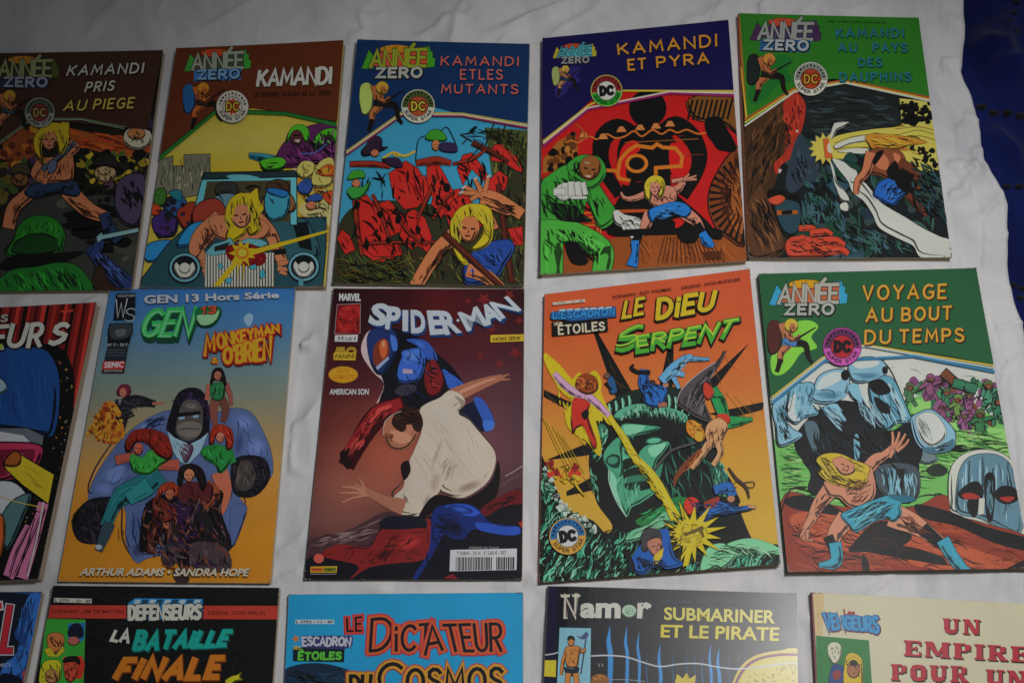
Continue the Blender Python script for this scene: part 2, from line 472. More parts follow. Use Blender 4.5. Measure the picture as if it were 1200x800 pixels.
    def B(s, col, p, ink=0, ic='0a0a0c', n=4):
        s.P(col, smooth_pts(pts(p), True, n), ink, ic)
    def line(s, col, w, p, cap=0.0):
        s.layer += 1
        for q in ribbon(p, [w], cap): s.add(col, q)
    def S(s, col, w, p, smooth=True, cap=0.3):
        p = pts(p)
        if smooth and len(p) > 2: p = smooth_pts(p, False, 5)
        s.line(col, w, p, cap)
    def L(s, col, p, ink=0, ic='0a0a0c', cap=0.35):
        p = pts(p)
        if len(p) > 2: p = smooth_pts(p, False, 4)
        xy = [(a, b) for a, b, c in p]; W = [c for a, b, c in p]
        if ink:
            s.layer += 1
            for q in ribbon(xy, [w + 2 * ink for w in W], cap): s.add(ic, q)
        s.layer += 1
        for q in ribbon(xy, W, cap): s.add(col, q)
        if ink > 1.2 and max(W) > 9:
            c_ = hexc(col) if isinstance(col, str) else col
            nrm = []
            for i in range(len(xy)):
                a_, b_ = xy[max(0, i - 1)], xy[min(len(xy) - 1, i + 1)]
                l = math.dist(a_, b_) or 1; nx, ny = -(b_[1] - a_[1]) / l, (b_[0] - a_[0]) / l
                if nx * .45 + ny * .89 < 0: nx, ny = -nx, -ny
                nrm.append((nx, ny))
            N_ = len(xy)
            for f, wf, cc in ((.30, .34, tuple(v * .42 for v in c_)), (-.2, .09, tuple(min(255, v * 1.15 + 3) for v in c_))):
                s.layer += 1
                run = [(x + nx * w * f, y + ny * w * f) for (x, y), (nx, ny), w in zip(xy, nrm, W)]
                W2 = [w * wf * (.15 + math.sin(math.pi * i / max(1, N_ - 1)) ** .7 * (.6 + .4 * math.sin(i * 1.9))) for i, w in enumerate(W)]
                for q in ribbon(run, W2, 0): s.add(cc, q)
    def E(s, col, cx, cy, rx, ry=None, rot=0, ink=0, ic='0a0a0c', n=20):
        ry = ry or rx; r = math.radians(rot)
        P = [(cx + rx * math.cos(t) * math.cos(r) - ry * math.sin(t) * math.sin(r), cy + rx * math.cos(t) * math.sin(r) + ry * math.sin(t) * math.cos(r))
             for t in [2 * math.pi * i / n for i in range(n)]]
        s.P(col, P, ink, ic)
    def soft(s, edge, mid, cx, cy, rx, ry, rot=0, n=22):
        # airbrushed patch: fades from mid at its centre to edge at its rim
        s.layer += 1; r = math.radians(rot); e, m_ = hexc(edge), hexc(mid)
        def pt(i, f):
            t = 2 * math.pi * i / n; x, y = rx * f * math.cos(t), ry * f * math.sin(t)
            return (cx + x * math.cos(r) - y * math.sin(r), cy + x * math.sin(r) + y * math.cos(r))
        mx = lambda f: tuple(a + (b - a) * f for a, b in zip(m_, e))
        for i in range(n):
            s.add(None, [(cx, cy), pt(i, .4), pt(i + 1, .4)], None, [mx(0), mx(.22), mx(.22)])
            for f0, f1, a0, a1 in ((.4, .7, .22, .7), (.7, 1, .7, 1)):
                s.add(None, [pt(i, f0), pt(i, f1), pt(i + 1, f1)], None, [mx(a0), mx(a1), mx(a1)])
                s.add(None, [pt(i, f0), pt(i + 1, f1), pt(i + 1, f0)], None, [mx(a0), mx(a1), mx(a0)])
    def wash(s, rows, x0, x1, y0, y1):
        # smooth painted ground from a small table of colours
        s.layer += 1; nr_, nc_ = len(rows), len(rows[0].split()); C = [[hexc(c) for c in r.split()] for r in rows]
        k = 3
        def cat(y, x):
            j, i = min(int(y), nr_ - 2), min(int(x), nc_ - 2); b, a = y - j, x - i; a, b = a * a * (3 - 2 * a), b * b * (3 - 2 * b)
            return tuple((C[j][i][q] * (1 - a) + C[j][i + 1][q] * a) * (1 - b) + (C[j + 1][i][q] * (1 - a) + C[j + 1][i + 1][q] * a) * b for q in range(3))
        for j in range((nr_ - 1) * k):
            for i in range((nc_ - 1) * k):
                q = [(j / k, i / k), (j / k, (i + 1) / k), ((j + 1) / k, (i + 1) / k), ((j + 1) / k, i / k)]
                P = [(x0 + (x1 - x0) * b / (nc_ - 1), y0 + (y1 - y0) * a / (nr_ - 1)) for a, b in q]; cc = [cat(*t) for t in q]
                s.add(None, P[:3], None, cc[:3]); s.add(None, [P[0], P[2], P[3]], None, [cc[0], cc[2], cc[3]])
    def face(s, x, y, k, rot=0, col='2a1410', mouth='4a1814'):
        # a few brush marks for an anonymous face, k = half the head height
        t = math.radians(rot); c, d = math.cos(t), math.sin(t)
        q = lambda L: [(x + k * (a * c - b * d), y + k * (a * d + b * c)) for a, b in L]
        s.layer += 1
        for L in ([(-.58, -.22), (-.16, -.14), (-.2, 0), (-.5, -.04)], [(.14, -.14), (.56, -.22), (.5, -.04), (.2, 0)], [(-.02, -.1), (.08, .26), (-.1, .3), (-.02, .2)], [(.5, .1), (.66, .0), (.5, .6), (.3, .82)]): s.add(col, q(L))
        s.add(mouth, q([(-.26, .48), (.24, .44), (.16, .6), (-.16, .62)]))
    def grad(s, stops, x0, x1, sub=3):
        s.layer += 1
        for (ya, ca), (yb, cb) in zip(stops, stops[1:]):
            for k in range(sub):
                t0, t1 = k / sub, (k + 1) / sub
                A_ = [a + (b - a) * t0 for a, b in zip(hexc(ca), hexc(cb))]; B_ = [a + (b - a) * t1 for a, b in zip(hexc(ca), hexc(cb))]
                y0, y1 = ya + (yb - ya) * t0, ya + (yb - ya) * t1
                s.add(None, [(x0, y0), (x1, y0), (x1, y1), (x0, y1)], None, [A_, A_, B_, B_])
    def H(s, col, poly, n, ln, w, ang, spread=15, seed=1, curve=0.15):
        # n tapered brush strokes inside poly
        poly = pts(poly); R = random.Random(seed)
        x0, x1 = min(p[0] for p in poly), max(p[0] for p in poly); y0, y1 = min(p[1] for p in poly), max(p[1] for p in poly)
        def inside(x, y):
            c = False
            for i in range(len(poly)):
                (xa, ya), (xb, yb) = poly[i], poly[i - 1]
                if (ya > y) != (yb > y) and x < (xb - xa) * (y - ya) / (yb - ya) + xa: c = not c
            return c
        base = s.layer + 1; k = 0; tries = 0
        while k < n and tries < n * 30:
            tries += 1
            x, y = R.uniform(x0, x1), R.uniform(y0, y1)
            if not inside(x, y): continue
            a = math.radians(ang + R.uniform(-spread, spread)); l = ln * R.uniform(.5, 1.3); ww = w * R.uniform(.5, 1.3)
            c, d = math.cos(a), math.sin(a); bnd = R.uniform(-1, 1) * curve * l
            if tries < n * 22 and not (inside(x + c * l * .46, y + d * l * .46) and inside(x - c * l * .46, y - d * l * .46)): continue
            pp = []
            for t in (-.5, -.25, 0, .25, .5):
                o = bnd * (1 - 4 * t * t)
                pp.append((x + c * l * t - d * o, y + d * l * t + c * o))
            W = [ww * .12, ww * .75, ww, ww * .65, ww * .1]
            cc = R.choice(col) if isinstance(col, (list, tuple)) else col
            for q in ribbon(pp, W, 0): s.add(cc, q, base + k % 9)
            k += 1
        s.layer = base + 9
    def blobs(s, col, poly, n, r, seed=1, asp=1.0):
        poly = pts(poly); R = random.Random(seed)
        x0, x1 = min(p[0] for p in poly), max(p[0] for p in poly); y0, y1 = min(p[1] for p in poly), max(p[1] for p in poly)
        base = s.layer + 1; k = 0; tries = 0
        while k < n and tries < n * 30:
            tries += 1
            x, y = R.uniform(x0, x1), R.uniform(y0, y1)
            c = False
            for i in range(len(poly)):
                (xa, ya), (xb, yb) = poly[i], poly[i - 1]
                if (ya > y) != (yb > y) and x < (xb - xa) * (y - ya) / (yb - ya) + xa: c = not c
            if not c: continue
            rr = r * R.uniform(.4, 1.3); m_ = 7; ph = R.uniform(0, 6)
            P = [(x + rr * R.uniform(.6, 1.25) * math.cos(ph + 6.283 * i / m_) * asp, y + rr * R.uniform(.6, 1.25) * math.sin(ph + 6.283 * i / m_)) for i in range(m_)]
            s.add(R.choice(col) if isinstance(col, (list, tuple)) else col, smooth_pts(P, True, 2), base + k % 9)
            k += 1
        s.layer = base + 9
    def T_(s, text, bot, top, passes, cap=0.45, gap=0.26, jit=0.0, seed=0):
        # passes: (colour, width, dx, dy); bot/top: 2 or 3 points or a callable
        fb = bot if callable(bot) else (lambda t, p=pts(bot): bez(p, t))
        ft = top if callable(top) else (lambda t, p=pts(top): bez(p, t))
        tot = sum(G[c][0] for c in text) + gap * (len(text) - 1)
        R = random.Random(seed)
        js = [(R.uniform(-1, 1) * jit, R.uniform(-1, 1) * jit) for c in text]
        for col, w, dx, dy in passes:
            base = s.layer + 1; x = 0; kk = 0
            for ci, c in enumerate(text):
                adv, st_ = G[c]
                for k, stroke in enumerate(st_):
                    if len(stroke) > 5:
                        pass
                    pp = []
                    for i, (gx, gy) in enumerate(stroke):
                        sub = [(gx, gy)]
                        for a, b in sub:
                            t = (x + a) / tot; v = b + js[ci][0]
                            p0, p1 = fb(t), ft(t)
                            pp.append((p0[0] + (p1[0] - p0[0]) * v + dx, p0[1] + (p1[1] - p0[1]) * v + dy))
                    for q in ribbon(pp, [w], cap): s.add(col, q, base + (k + 4 * (ci % 2)))
                x += adv + gap
            s.layer = base + 8
    def F_(s, text, bot, top, passes):
        # built-in typeface, mapped between two base curves; passes: (colour, bolden, dx, dy)
        fb = bot if callable(bot) else (lambda t, p=pts(bot): bez(p, t))
        ft = top if callable(top) else (lambda t, p=pts(top): bez(p, t))
        for col, off, dx, dy in passes:
            cu = bpy.data.curves.new('t', 'FONT'); cu.body = text; cu.resolution_u = 3; cu.offset = off; cu.fill_mode = 'FRONT'
            o = bpy.data.objects.new('t', cu); COL.objects.link(o)
            dg = bpy.context.evaluated_depsgraph_get(); dg.update()
            me = o.evaluated_get(dg).to_mesh()
            vs_ = [v.co.copy() for v in me.vertices]; fs = [tuple(p.vertices) for p in me.polygons]
            o.evaluated_get(dg).to_mesh_clear(); bpy.data.objects.remove(o); bpy.data.curves.remove(cu)
            if not vs_: continue
            x0, x1 = min(v.x for v in vs_) + off, max(v.x for v in vs_) - off
            s.layer += 1
            mp = []
            for v in vs_:
                t = (v.x - x0) / (x1 - x0); h = v.y / 0.70
                p0, p1 = fb(t), ft(t)
                mp.append((p0[0] + (p1[0] - p0[0]) * h + dx, p0[1] + (p1[1] - p0[1]) * h + dy))
            for f in fs:
                s.add(col, [mp[i] for i in f])
    # --- body
    def build_body(s, cover_hex, spine_hex):
        def ring_z(u, v, z): return z * (1 + s.zw(u, v) / s.T)
        q = s.q
        def at(u, v, ins=0.0):
            w = 1.0
            a = Vector(q[0]) * (1 - u) * (1 - v) + Vector(q[1]) * u * (1 - v) + Vector(q[2]) * u * v + Vector(q[3]) * (1 - u) * v
            return a
        ct = 0.00028
        def slab(name, z0, z1, ins, mat, colr=None, parent=None, ul=0.0):
            # closed slab on the cover grid, from z0 to z1
            nu, nv = s.NU, s.NV
            vs_, fs = [], []
            for z in (z0, z1):
                for j in range(nv + 1):
                    for i in range(nu + 1):
                        u = ul + (1 - ul - ins) * i / nu if (ins or ul) else i / nu
                        v = ins + (1 - 2 * ins) * j / nv if ins else j / nv
                        p = at(u, v); uu, vv = s.uv(p.x, p.y)
                        vs_.append((p.x, p.y, z * (1 + s.zw(uu, vv) / s.T)))
            W = nu + 1; O = W * (nv + 1)
            for j in range(nv):
                for i in range(nu):
                    a = j * W + i
                    fs.append((O + a, O + a + W, O + a + W + 1, O + a + 1)); fs.append((a, a + 1, a + W + 1, a + W))
            for i in range(nu):
                fs.append((i, O + i, O + i + 1, i + 1)); a = nv * W + i; fs.append((a, a + 1, O + a + 1, O + a))
            for j in range(nv):
                a = j * W; fs.append((a, a + W, O + a + W, O + a)); a = j * W + nu; fs.append((a, O + a, O + a + W, a + W))
            o = mesh_obj(name, vs_, fs, mat, parent)
            if colr is not None:
                ca_ = o.data.color_attributes.new('ink', 'FLOAT_COLOR', 'CORNER')
                ca_.data.foreach_set('color', list(colr) * len(o.data.loops))
            return o
        z2 = s.T - ct
        pc = (0.5, 0.44, 0.33, 1)
        s.back = slab('back_cover', 0.0, ct, 0.0, s.mat, pc, s.root)
        s.pages = slab('page_block', ct + 2e-5, z2 - 2e-5, 0.0035, M_PAGE, None, s.root, 0.004)
        s.front = slab('front_cover', z2, s.T, 0.0, s.mat, pc, s.root)
        # rounded spine wrapping the left side
        vs_, fs = [], []
        nv = s.NV; na = 7
        for j in range(nv + 1):
            v = j / nv
            p = at(0, v); d = (at(0, v) - at(0.1, v)).normalized()
            uu, vv = s.uv(p.x, p.y); zt = s.T * (1 + s.zw(uu, vv) / s.T)
            for i in range(na):
                a = math.pi * i / (na - 1) - math.pi / 2
                r = zt / 2; bul = 0.0007
                vs_.append((p.x + d.x * (bul * math.cos(a) + 2e-5), p.y + d.y * (bul * math.cos(a) + 2e-5), r + r * math.sin(a)))
        for j in range(nv):
            for i in range(na - 1):
                a = j * na + i; fs.append((a, a + na, a + na + 1, a + 1))
        o = mesh_obj('spine', vs_, fs, s.mat, s.root, True)
        ca_ = o.data.color_attributes.new('ink', 'FLOAT_COLOR', 'CORNER')
        ca_.data.foreach_set('color', list(s.col(spine_hex)) * len(o.data.loops))
        # full cover ground colour
        s.fr(0, 0, 1)
        s.part('artwork')
    def ground(s, col): 
        s.layer += 1
        c = s.col(col); a, b, c2, d = s.q
        g = 0.004
        L = [(a[0] - g, a[1] + g), (b[0] + g, b[1] + g), (c2[0] + g, c2[1] - g), (d[0] - g, d[1] - g)]
        s.tris[s.cur].append(([L[0], L[3], L[2]], s.layer, [c] * 3)); s.tris[s.cur].append(([L[0], L[2], L[1]], s.layer, [c] * 3))
    def wear(s):
        if s.cur is None: return
        # rubbed paper along the edges, knocked corners, a hinge line beside the spine
        s.part('edge_wear')
        R = random.Random(int(s.c.x * 9999)); a, b, c2, d = [Vector(p) for p in s.q]
        pal = [s.col(tuple(int(s.W * f) for _ in range(3))) for f in (.55, .7, .82)]
        s.layer += 1; base = s.layer
        for p, q, n in ((a, b, 46), (b, c2, 60), (c2, d, 50), (d, a, 70)):
            e = q - p; L = e.length; e = e / L; nn = Vector((-e.y, e.x)); mid = (a + b + c2 + d) / 4
            if nn.dot(mid - p) < 0: nn = -nn
            for i in range(n):
                t = R.random() if R.random() < .6 else R.choice((R.random() ** 3 * .12, 1 - R.random() ** 3 * .12))
                l = R.uniform(.0004, .0035); w = R.uniform(.00008, .00038) * (2.0 if t < .04 or t > .96 else 1)
                o = p + e * (t * L)
                P = [o - e * l * .5, o + e * l * .5, o + e * l * .25 + nn * w, o - e * l * .2 + nn * w * R.uniform(.5, 1.2)]
                P = [(v.x, v.y) for v in P]; c = R.choice(pal)
                s.tris[s.cur].append(([P[0], P[1], P[2]], base + i % 4, [c] * 3)); s.tris[s.cur].append(([P[0], P[2], P[3]], base + i % 4, [c] * 3))
        s.layer = base + 4
        e1 = (b - a).normalized(); dk = s.col(tuple(int(s.W * .2) for _ in range(3)))
        for k in range(26):                                     # broken hinge line
            t0 = k / 26 + R.uniform(0, .01); t1 = t0 + R.uniform(.015, .034)
            p, q = a + (d - a) * t0 + e1 * .0042, a + (d - a) * min(1, t1) + e1 * .0042
            w = e1 * R.uniform(.00006, .00014)
            s.tris[s.cur].append(([(p.x, p.y), (q.x, q.y), (q.x + w.x, q.y + w.y)], s.layer, [dk] * 3))
        for k in range(7):                                      # a few pale scuffs
            p = a + (b - a) * R.uniform(.1, .9) + (d - a) * R.uniform(.1, .9); t = R.uniform(0, 3.14); l = R.uniform(.003, .012)
            u = Vector((math.cos(t), math.sin(t))); n = Vector((-u.y, u.x)) * R.uniform(.00006, .00014)
            s.tris[s.cur].append(([tuple(p - u * l), tuple(p + n), tuple(p + u * l)], s.layer, [pal[0]] * 3))
    def finish(s):
        s.wear()
        a, b, c2, d = [Vector(p) for p in s.q]
        e1, e2 = b - a, d - a
        for name, tr in s.tris.items():
            if not tr: continue
            bm = bmesh.new(); cl = bm.loops.layers.float_color.new('ink')
            for P, lay, cols in tr:
                area = (P[1][0] - P[0][0]) * (P[2][1] - P[0][1]) - (P[1][1] - P[0][1]) * (P[2][0] - P[0][0])
                if abs(area) < 1e-12: continue
                if area < 0: P = P[::-1]; cols = cols[::-1]
                z = (2e-5 if s.warp == (0, 0) and not s.curl else 8e-5) + lay * s.DZ
                f = bm.faces.new([bm.verts.new((x, y, z)) for x, y in P])
                for l, c in zip(f.loops, cols): l[cl] = c
            # trim to the cover
            cen = (a + b + c2 + d) / 4
            for p, r in ((a, b), (b, c2), (c2, d), (d, a)):
                e = (r - p).normalized(); n = Vector((-e.y, e.x))
                if n.dot(cen - p) > 0: n = -n
                pp = p - n * 1.2e-4
                bmesh.ops.bisect_plane(bm, geom=bm.verts[:] + bm.edges[:] + bm.faces[:], dist=1e-9, plane_co=(pp.x, pp.y, 0), plane_no=(n.x, n.y, 0), clear_outer=True)
            if s.warp != (0, 0) or s.curl:
                for n_, (o, dr, cut) in ((s.NU, (a, e1, e2)), (s.NV, (a, e2, e1))):
                    nn = Vector((-cut.y, cut.x)).normalized()
                    for i in range(1, n_):
                        pp = o + dr * (i / n_)
                        bmesh.ops.bisect_plane(bm, geom=bm.verts[:] + bm.edges[:] + bm.faces[:], dist=1e-9, plane_co=(pp.x, pp.y, 0), plane_no=(nn.x, nn.y, 0))
            for v in bm.verts:
                uu, vv = s.uv(v.co.x, v.co.y)
                v.co.z = s.T + s.zw(uu, vv) + v.co.z
            me = bpy.data.meshes.new(name)
            bm.to_mesh(me); bm.free()
            me.materials.append(s.mat)
            o = bpy.data.objects.new(name, me); COL.objects.link(o); o.parent = s.front
            if name in ('edge_wear', 'credits'): o['kind'] = 'stuff'
        return s.root
# ---------------------------------------------------------------- the covers
def sim(p0, p1, q0, q1):
    # similarity taking q0,q1 to p0,p1
    a = complex(*p0); b = complex(*p1); c = complex(*q0); d = complex(*q1)
    k = (b - a) / (d - c)
    return lambda x, y: ((lambda z: (z.real, z.imag))(a + k * (complex(x, y) - c))), abs(k)

def masthead(A, bl, br, sun, letters, side, fill2, zero, figure, blob, zback=None, small=False):
    f, k = sim(bl, br, (125, 205), (445, 200))
    M = lambda st: [f(*p) for p in pts(st)]
    A.part('series_logo')
    A.P(side, M('128,112 90,210 150,212 165,160'), 2, '101010')
    A.P(side, M('380,98 452,92 458,118 470,122 468,150 482,158 478,200 440,206 420,200'), 2, '101010')
    A.P(fill2, M('150,196 190,125 320,110 440,110 440,200'), 0)
    c = f(270, 108); r = math.degrees(math.atan2(br[1] - bl[1], br[0] - bl[0]))
    A.E(sun, c[0], c[1], 84 * k, 24 * k, r, 2)
    dim = lambda h: tuple(int(v * .76) for v in hexc(h)); letters, zero = dim(letters), dim(zero)
    A.T_('ANNÉE', M('138,200 430,197'), M('146,116 434,108'), [('111111', 25 * k, 0, 0), (letters, 17 * k, 0, 0)], cap=.5, gap=.2)
    if zback: A.P(zback, M('150,206 425,200 420,268 145,272'), 0)
    A.T_('ZERO', M('172,256 408,255'), M('174,210 410,206'), [('111111', 26 * k, 2, 3), (zero, 14 * k, 0, 0)], cap=.5, gap=.34)
    # small emblem figure: a plain runner with a pack
    A.part('corner_emblem')
    if blob: A.B(blob, M('225,300 300,290 335,322 300,370 330,420 290,440 250,450 200,520 150,560 105,550 100,470 150,420 190,400'))
    ink = '15100e'
    sk, pk, bt, hr = figure
    A.B(pk, M('100,290 140,300 150,400 120,455 85,440 80,330'), 2, ink)
    LL = lambda col, st, w: A.L(col, [(*f(x, y), ww * k) for x, y, ww in pts(st)], w, ink)
    LL(ink, '215,400,44 270,410,34 285,470,24 305,500,16', 0)
    LL(sk, '185,410,40 150,450,32 145,490,26', 2)
    LL(ink, '145,490,28 130,540,22', 0)
    LL(sk, '170,320,60 185,380,46', 2)
    LL(bt, '170,395,34 215,400,34', 2)
    LL(sk, '165,345,26 205,385,20 240,370,18', 2)
    LL(ink, '220,385,12 320,325,7', 0)
    c = f(200, 315); A.E(hr, c[0], c[1], 34 * k, 36 * k, 0, 2, ink)
    c = f(206, 322); A.E(sk, c[0], c[1], 17 * k, 20 * k, 0)
    A.H(ink, M('150,310 220,320 210,400 150,480'), 14, 26 * k, 5 * k, 60, 40, 3)

def badge(A, cx, cy, r, rim, top, bottom, centre, dc, marks, words='SUPER STAR', tilt=0, wcol='202020', core=None):
    A.part('publisher_badge')
    A.E('181818', cx, cy, r * 1.03, None, 0, 0, n=32)
    A.E(rim, cx, cy, r, None, 0, 0, n=32)
    sec = lambda a0, a1, r0, r1: [(cx + r1 * math.cos(math.radians(a)), cy + r1 * math.sin(math.radians(a))) for a in np.linspace(a0, a1, 14)] + \
        [(cx + r0 * math.cos(math.radians(a)), cy + r0 * math.sin(math.radians(a))) for a in np.linspace(a1, a0, 14)]
    A.P(top, sec(175 + tilt, 365 + tilt, r * .62, r * .95))
    A.P(bottom, sec(8 + tilt, 172 + tilt, r * .62, r * .95))
    R = random.Random(5)
    for i in range(11):                                  # worn capitals round the top, too small to read
        a = 192 + i * 15.8 + tilt
        A.P(marks, sec(a - R.uniform(3, 5), a + R.uniform(2, 5), r * (.70 + R.uniform(0, .05)), r * (.88 - R.uniform(0, .04))))
    A.T_(words, arc(cx, cy, r * .87, 160 + tilt, 20 + tilt), arc(cx, cy, r * .70, 160 + tilt, 20 + tilt), [(wcol, r * .05, 0, 0)], gap=.3)
    A.E('181818', cx, cy, r * .62, None, 0, 0, n=28)
    A.E(centre, cx, cy, r * .58, None, 0, 0, n=28)
    if core: A.P(core, [(cx + r * .5 * (1 if i % 2 else .72) * math.cos(math.radians(i * 18 + 9)), cy + r * .56 * (1 if i % 2 else .72) * math.sin(math.radians(i * 18 + 9))) for i in range(20)])
    t = math.radians(tilt)
    q = lambda x, y: (cx + r * (x * math.cos(t) - y * math.sin(t)), cy + r * (x * math.sin(t) + y * math.cos(t)))
    A.T_('DC', [q(-.36, .24), q(.36, .24)], [q(-.36, -.24), q(.36, -.24)], [(dc[0], r * .22, 0, 0)] + ([(dc[1], r * .09, 0, 0)] if dc[1] else []), gap=.34)

def header(A, col, P, bands):
    A.part('title_panel')
    A.P(col, P)
    for c, w, q in bands:
        q = pts(q)
        A.line(c, w, q, 0)
def title(A, lines, passes, gap=.26, cap=.45, jit=0.0, name='title_lettering', seed=0):
    A.part(name)
    for t, b, tp in lines: A.T_(t, b, tp, passes, cap, gap, jit, seed)

HIDE = []
# ---- 1: brown cover, KAMANDI PRIS AU PIEGE
A = Cover([(-8, 64), (192, 61), (155, 341), (-62, 343)], .0042, 128, '2c1a10', 'very dark brown comic titled PRIS AU PIEGE, leftmost of the top row', (0.0012, 0.0004))
A.fr(0, 30, 2.5); A.ground('18160f')
K = '0b0b0a'
A.P('2b2d28', '0,600 60,520 170,490 330,500 420,610 400,790 0,790 -150,790 -100,600')
A.blobs(['3b3f38', '30342d', '262a25'], '150,490 350,500 400,620 390,740 280,700 190,560', 26, 20, 3, 1.6)
A.blobs([K], '190,500 350,520 390,640 300,660 200,600', 16, 16, 5, 2.2)
A.B('7a3a15', '185,300 240,310 330,330 440,345 455,365 400,385 330,380 230,350')
A.H(['a0491a', '8a2f14', '5b1e0d'], '180,300 330,320 460,350 440,380 330,380 200,350', 34, 60, 9, 10, 14, 2)
A.B('6b3414', '10,340 60,300 110,310 110,370 60,400 20,390'); A.blobs(['8a4a1a', '4a1c0d', '96661a'], '0,320 110,300 110,390 40,420 0,400', 24, 12, 4)
A.blobs(['6f6014', '8d7a1c', '3a4a18', '412b3a', '20201a'], '210,380 450,370 440,480 330,480 220,450', 50, 13, 6)
A.blobs(['30401a', '4c4418', '3b2340', '231d18'], '0,400 110,380 110,480 0,520', 30, 14, 8)
A.blobs([K], '200,370 450,370 440,600 330,560 200,470', 55, 11, 9, 1.4)
# far spectators with hats
for cx, cy, s_, hat, fc in ((405, 310, 1.15, '2e2238', '8a5a34'), (310, 420, .85, '1c1a18', '7f6c4a'), (60, 440, .7, '35301a', '5f3f22'), (395, 480, .8, '33283c', '3c3040')):
    A.E('a09a84' if fc == '8a5a34' else fc, cx, cy + 18 * s_, 36 * s_, 30 * s_, 0, 3)
    A.E(fc, cx - 4, cy + 8 * s_, 22 * s_, 15 * s_, 0, 2)
    A.B(hat, [(cx + x * s_, cy + y * s_) for x, y in ((-42, -6), (-24, -40), (10, -48), (34, -34), (42, 0), (0, -10))], 3)
    A.H(K, [(cx - 30, cy - 5), (cx + 30, cy - 5), (cx + 20, cy + 40), (cx - 20, cy + 40)], 9, 16, 4, 80, 40, int(cx))
A.B('3a3046', '350,460 420,440 430,520 400,590 345,560', 3); A.H(K, '350,460 420,450 420,540 360,560', 16, 40, 9, 70, 30, 9)
# plain figure in the middle
A.fr(0, 120, 3.555)
SK = '8f5638'
A.L(SK, '120,385,50 60,440,54 40,510,50', 3); A.L(SK, '300,385,70 370,450,62 440,480,46', 3); A.L('1c2a44', '440,480,44 460,530,50 490,570,40', 3)
A.H([K, '5a2c18'], '50,420 140,380 60,520', 10, 40, 6, 120, 20, 12); A.H([K, '5a2c18'], '280,400 440,470 430,500 330,460', 14, 40, 6, 35, 20, 13)
A.B('1a2c44', '105,375 150,345 240,330 310,330 335,375 320,395 280,390 240,380 180,395 130,400', 3); A.H(K, '110,380 320,340 320,390 140,395', 20, 34, 6, 160, 30, 14)
A.B(SK, '150,250 185,235 240,230 300,215 305,320 240,335 170,335 150,300', 3); A.L(SK, '180,250,40 150,300,36 190,330,26', 2); A.L(SK, '290,210,44 320,190,30 300,170,22', 2); A.H([K, '5a2c18'], '150,250 300,220 300,330 170,330', 24, 34, 5, 100, 30, 15)
A.L('39404a', '185,280,22 240,240,24 310,175,18', 2); A.E('464a60', 220, 272, 18, 30, 15, 2); A.E('20262c', 300, 185, 6, 6)
A.B('a8901a', '150,210 145,150 180,105 230,88 275,105 290,150 275,200 255,220 240,160 190,150 175,200 190,260 165,240', 2); A.B('a8901a', '255,110 265,68 275,90 290,80 285,130'); A.E('96603e', 208, 160, 30, 42, 0, 2); A.face(208, 162, 40); A.B('a8901a', '160,150 180,110 230,95 265,130 230,125 195,130 175,170'); A.H(['6a5510', K, 'c4ac2c'], '150,200 160,120 270,110 280,200 240,130', 30, 40, 4, 70, 30, 16)
# green hood in the foreground
A.B('175a17', '25,630 60,570 80,520 120,485 180,475 240,495 272,550 268,600 240,640 150,640 60,650', 3); A.B('0e3410', '55,630 65,585 110,560 180,555 230,575 245,620 150,640', 1); A.S(K, 7, '60,600 110,560 190,552 245,580'); A.B(K, '0,680 60,640 150,635 240,630 355,625 270,670 200,690 100,690 20,700', 0)
A.H(['1f6e1d', '0f3c10'], '60,600 120,490 240,500 265,580 200,550 90,570', 40, 40, 5, 110, 30, 17)
A.B('15561a', '-60,800 0,740 60,700 150,690 250,672 330,690 400,780 400,830 -60,830', 3); A.H([K, '0d3010', '237a24'], '20,720 250,680 370,760 380,800 20,800', 60, 70, 8, 60, 16, 18)
A.L('1f2c54', '385,620,40 440,680,60 540,770,70', 3); A.L('1f2c54', '420,590,36 400,640,40', 3); A.P('5f7e80', '405,560 430,548 430,558 580,530 580,545 430,575 412,588', 2); A.H([K, '34487a'], '400,600 460,650 560,760 500,770 400,650', 30, 50, 7, 45, 20, 19)
A.B('2a1c14', '400,700 430,690 460,760 520,790 400,790', 2); A.B(K, '260,510 330,505 410,515 350,530 290,530'); A.B(K, '330,545 420,535 400,570 340,570')
A.fr(0, 30, 2.5)
header(A, '321d12', '-120,76 480,74 436,308 330,300 150,282 110,262 60,300 -30,365 -60,380', [('4f6a4c', 2.4, '-20,358 95,275 240,276 370,302'), ('6e7f6c', 1.6, '-20,364 95,281 240,279 366,307')])
A.fr(0, 50, 5.333)
masthead(A, (-15, 222), (335, 222), '8a5a10', '8a9060', '3c4418', '272418', '8a93a0', ('8a5030', '6a5414', '2a3a40', '96741c'), None, '1c2440')
badge(A, 254, 445, 93, '6b6f66', '3a423c', '6b6f66', '5c2118', ('1a1412', '7a6a3a'), '16181a')
title(A, [('KAMANDI', '425,216 898,200', '445,158 908,142')], [('15100c', 15, 3, 4), ('8d9088', 10, 0, 0)], .36, .3)
title(A, [('PRIS', '538,318 712,308', '555,262 728,252')], [('15100c', 15, 3, 4), ('8d8f80', 10, 0, 0)], .4, .3)
title(A, [('AU', '405,434 535,430', '425,378 552,372'), ('PIEGE', '590,426 838,418', '605,368 850,358')], [('15100c', 15, 3, 4), ('9d8f3c', 10, 0, 0)], .36, .3)
A.finish()

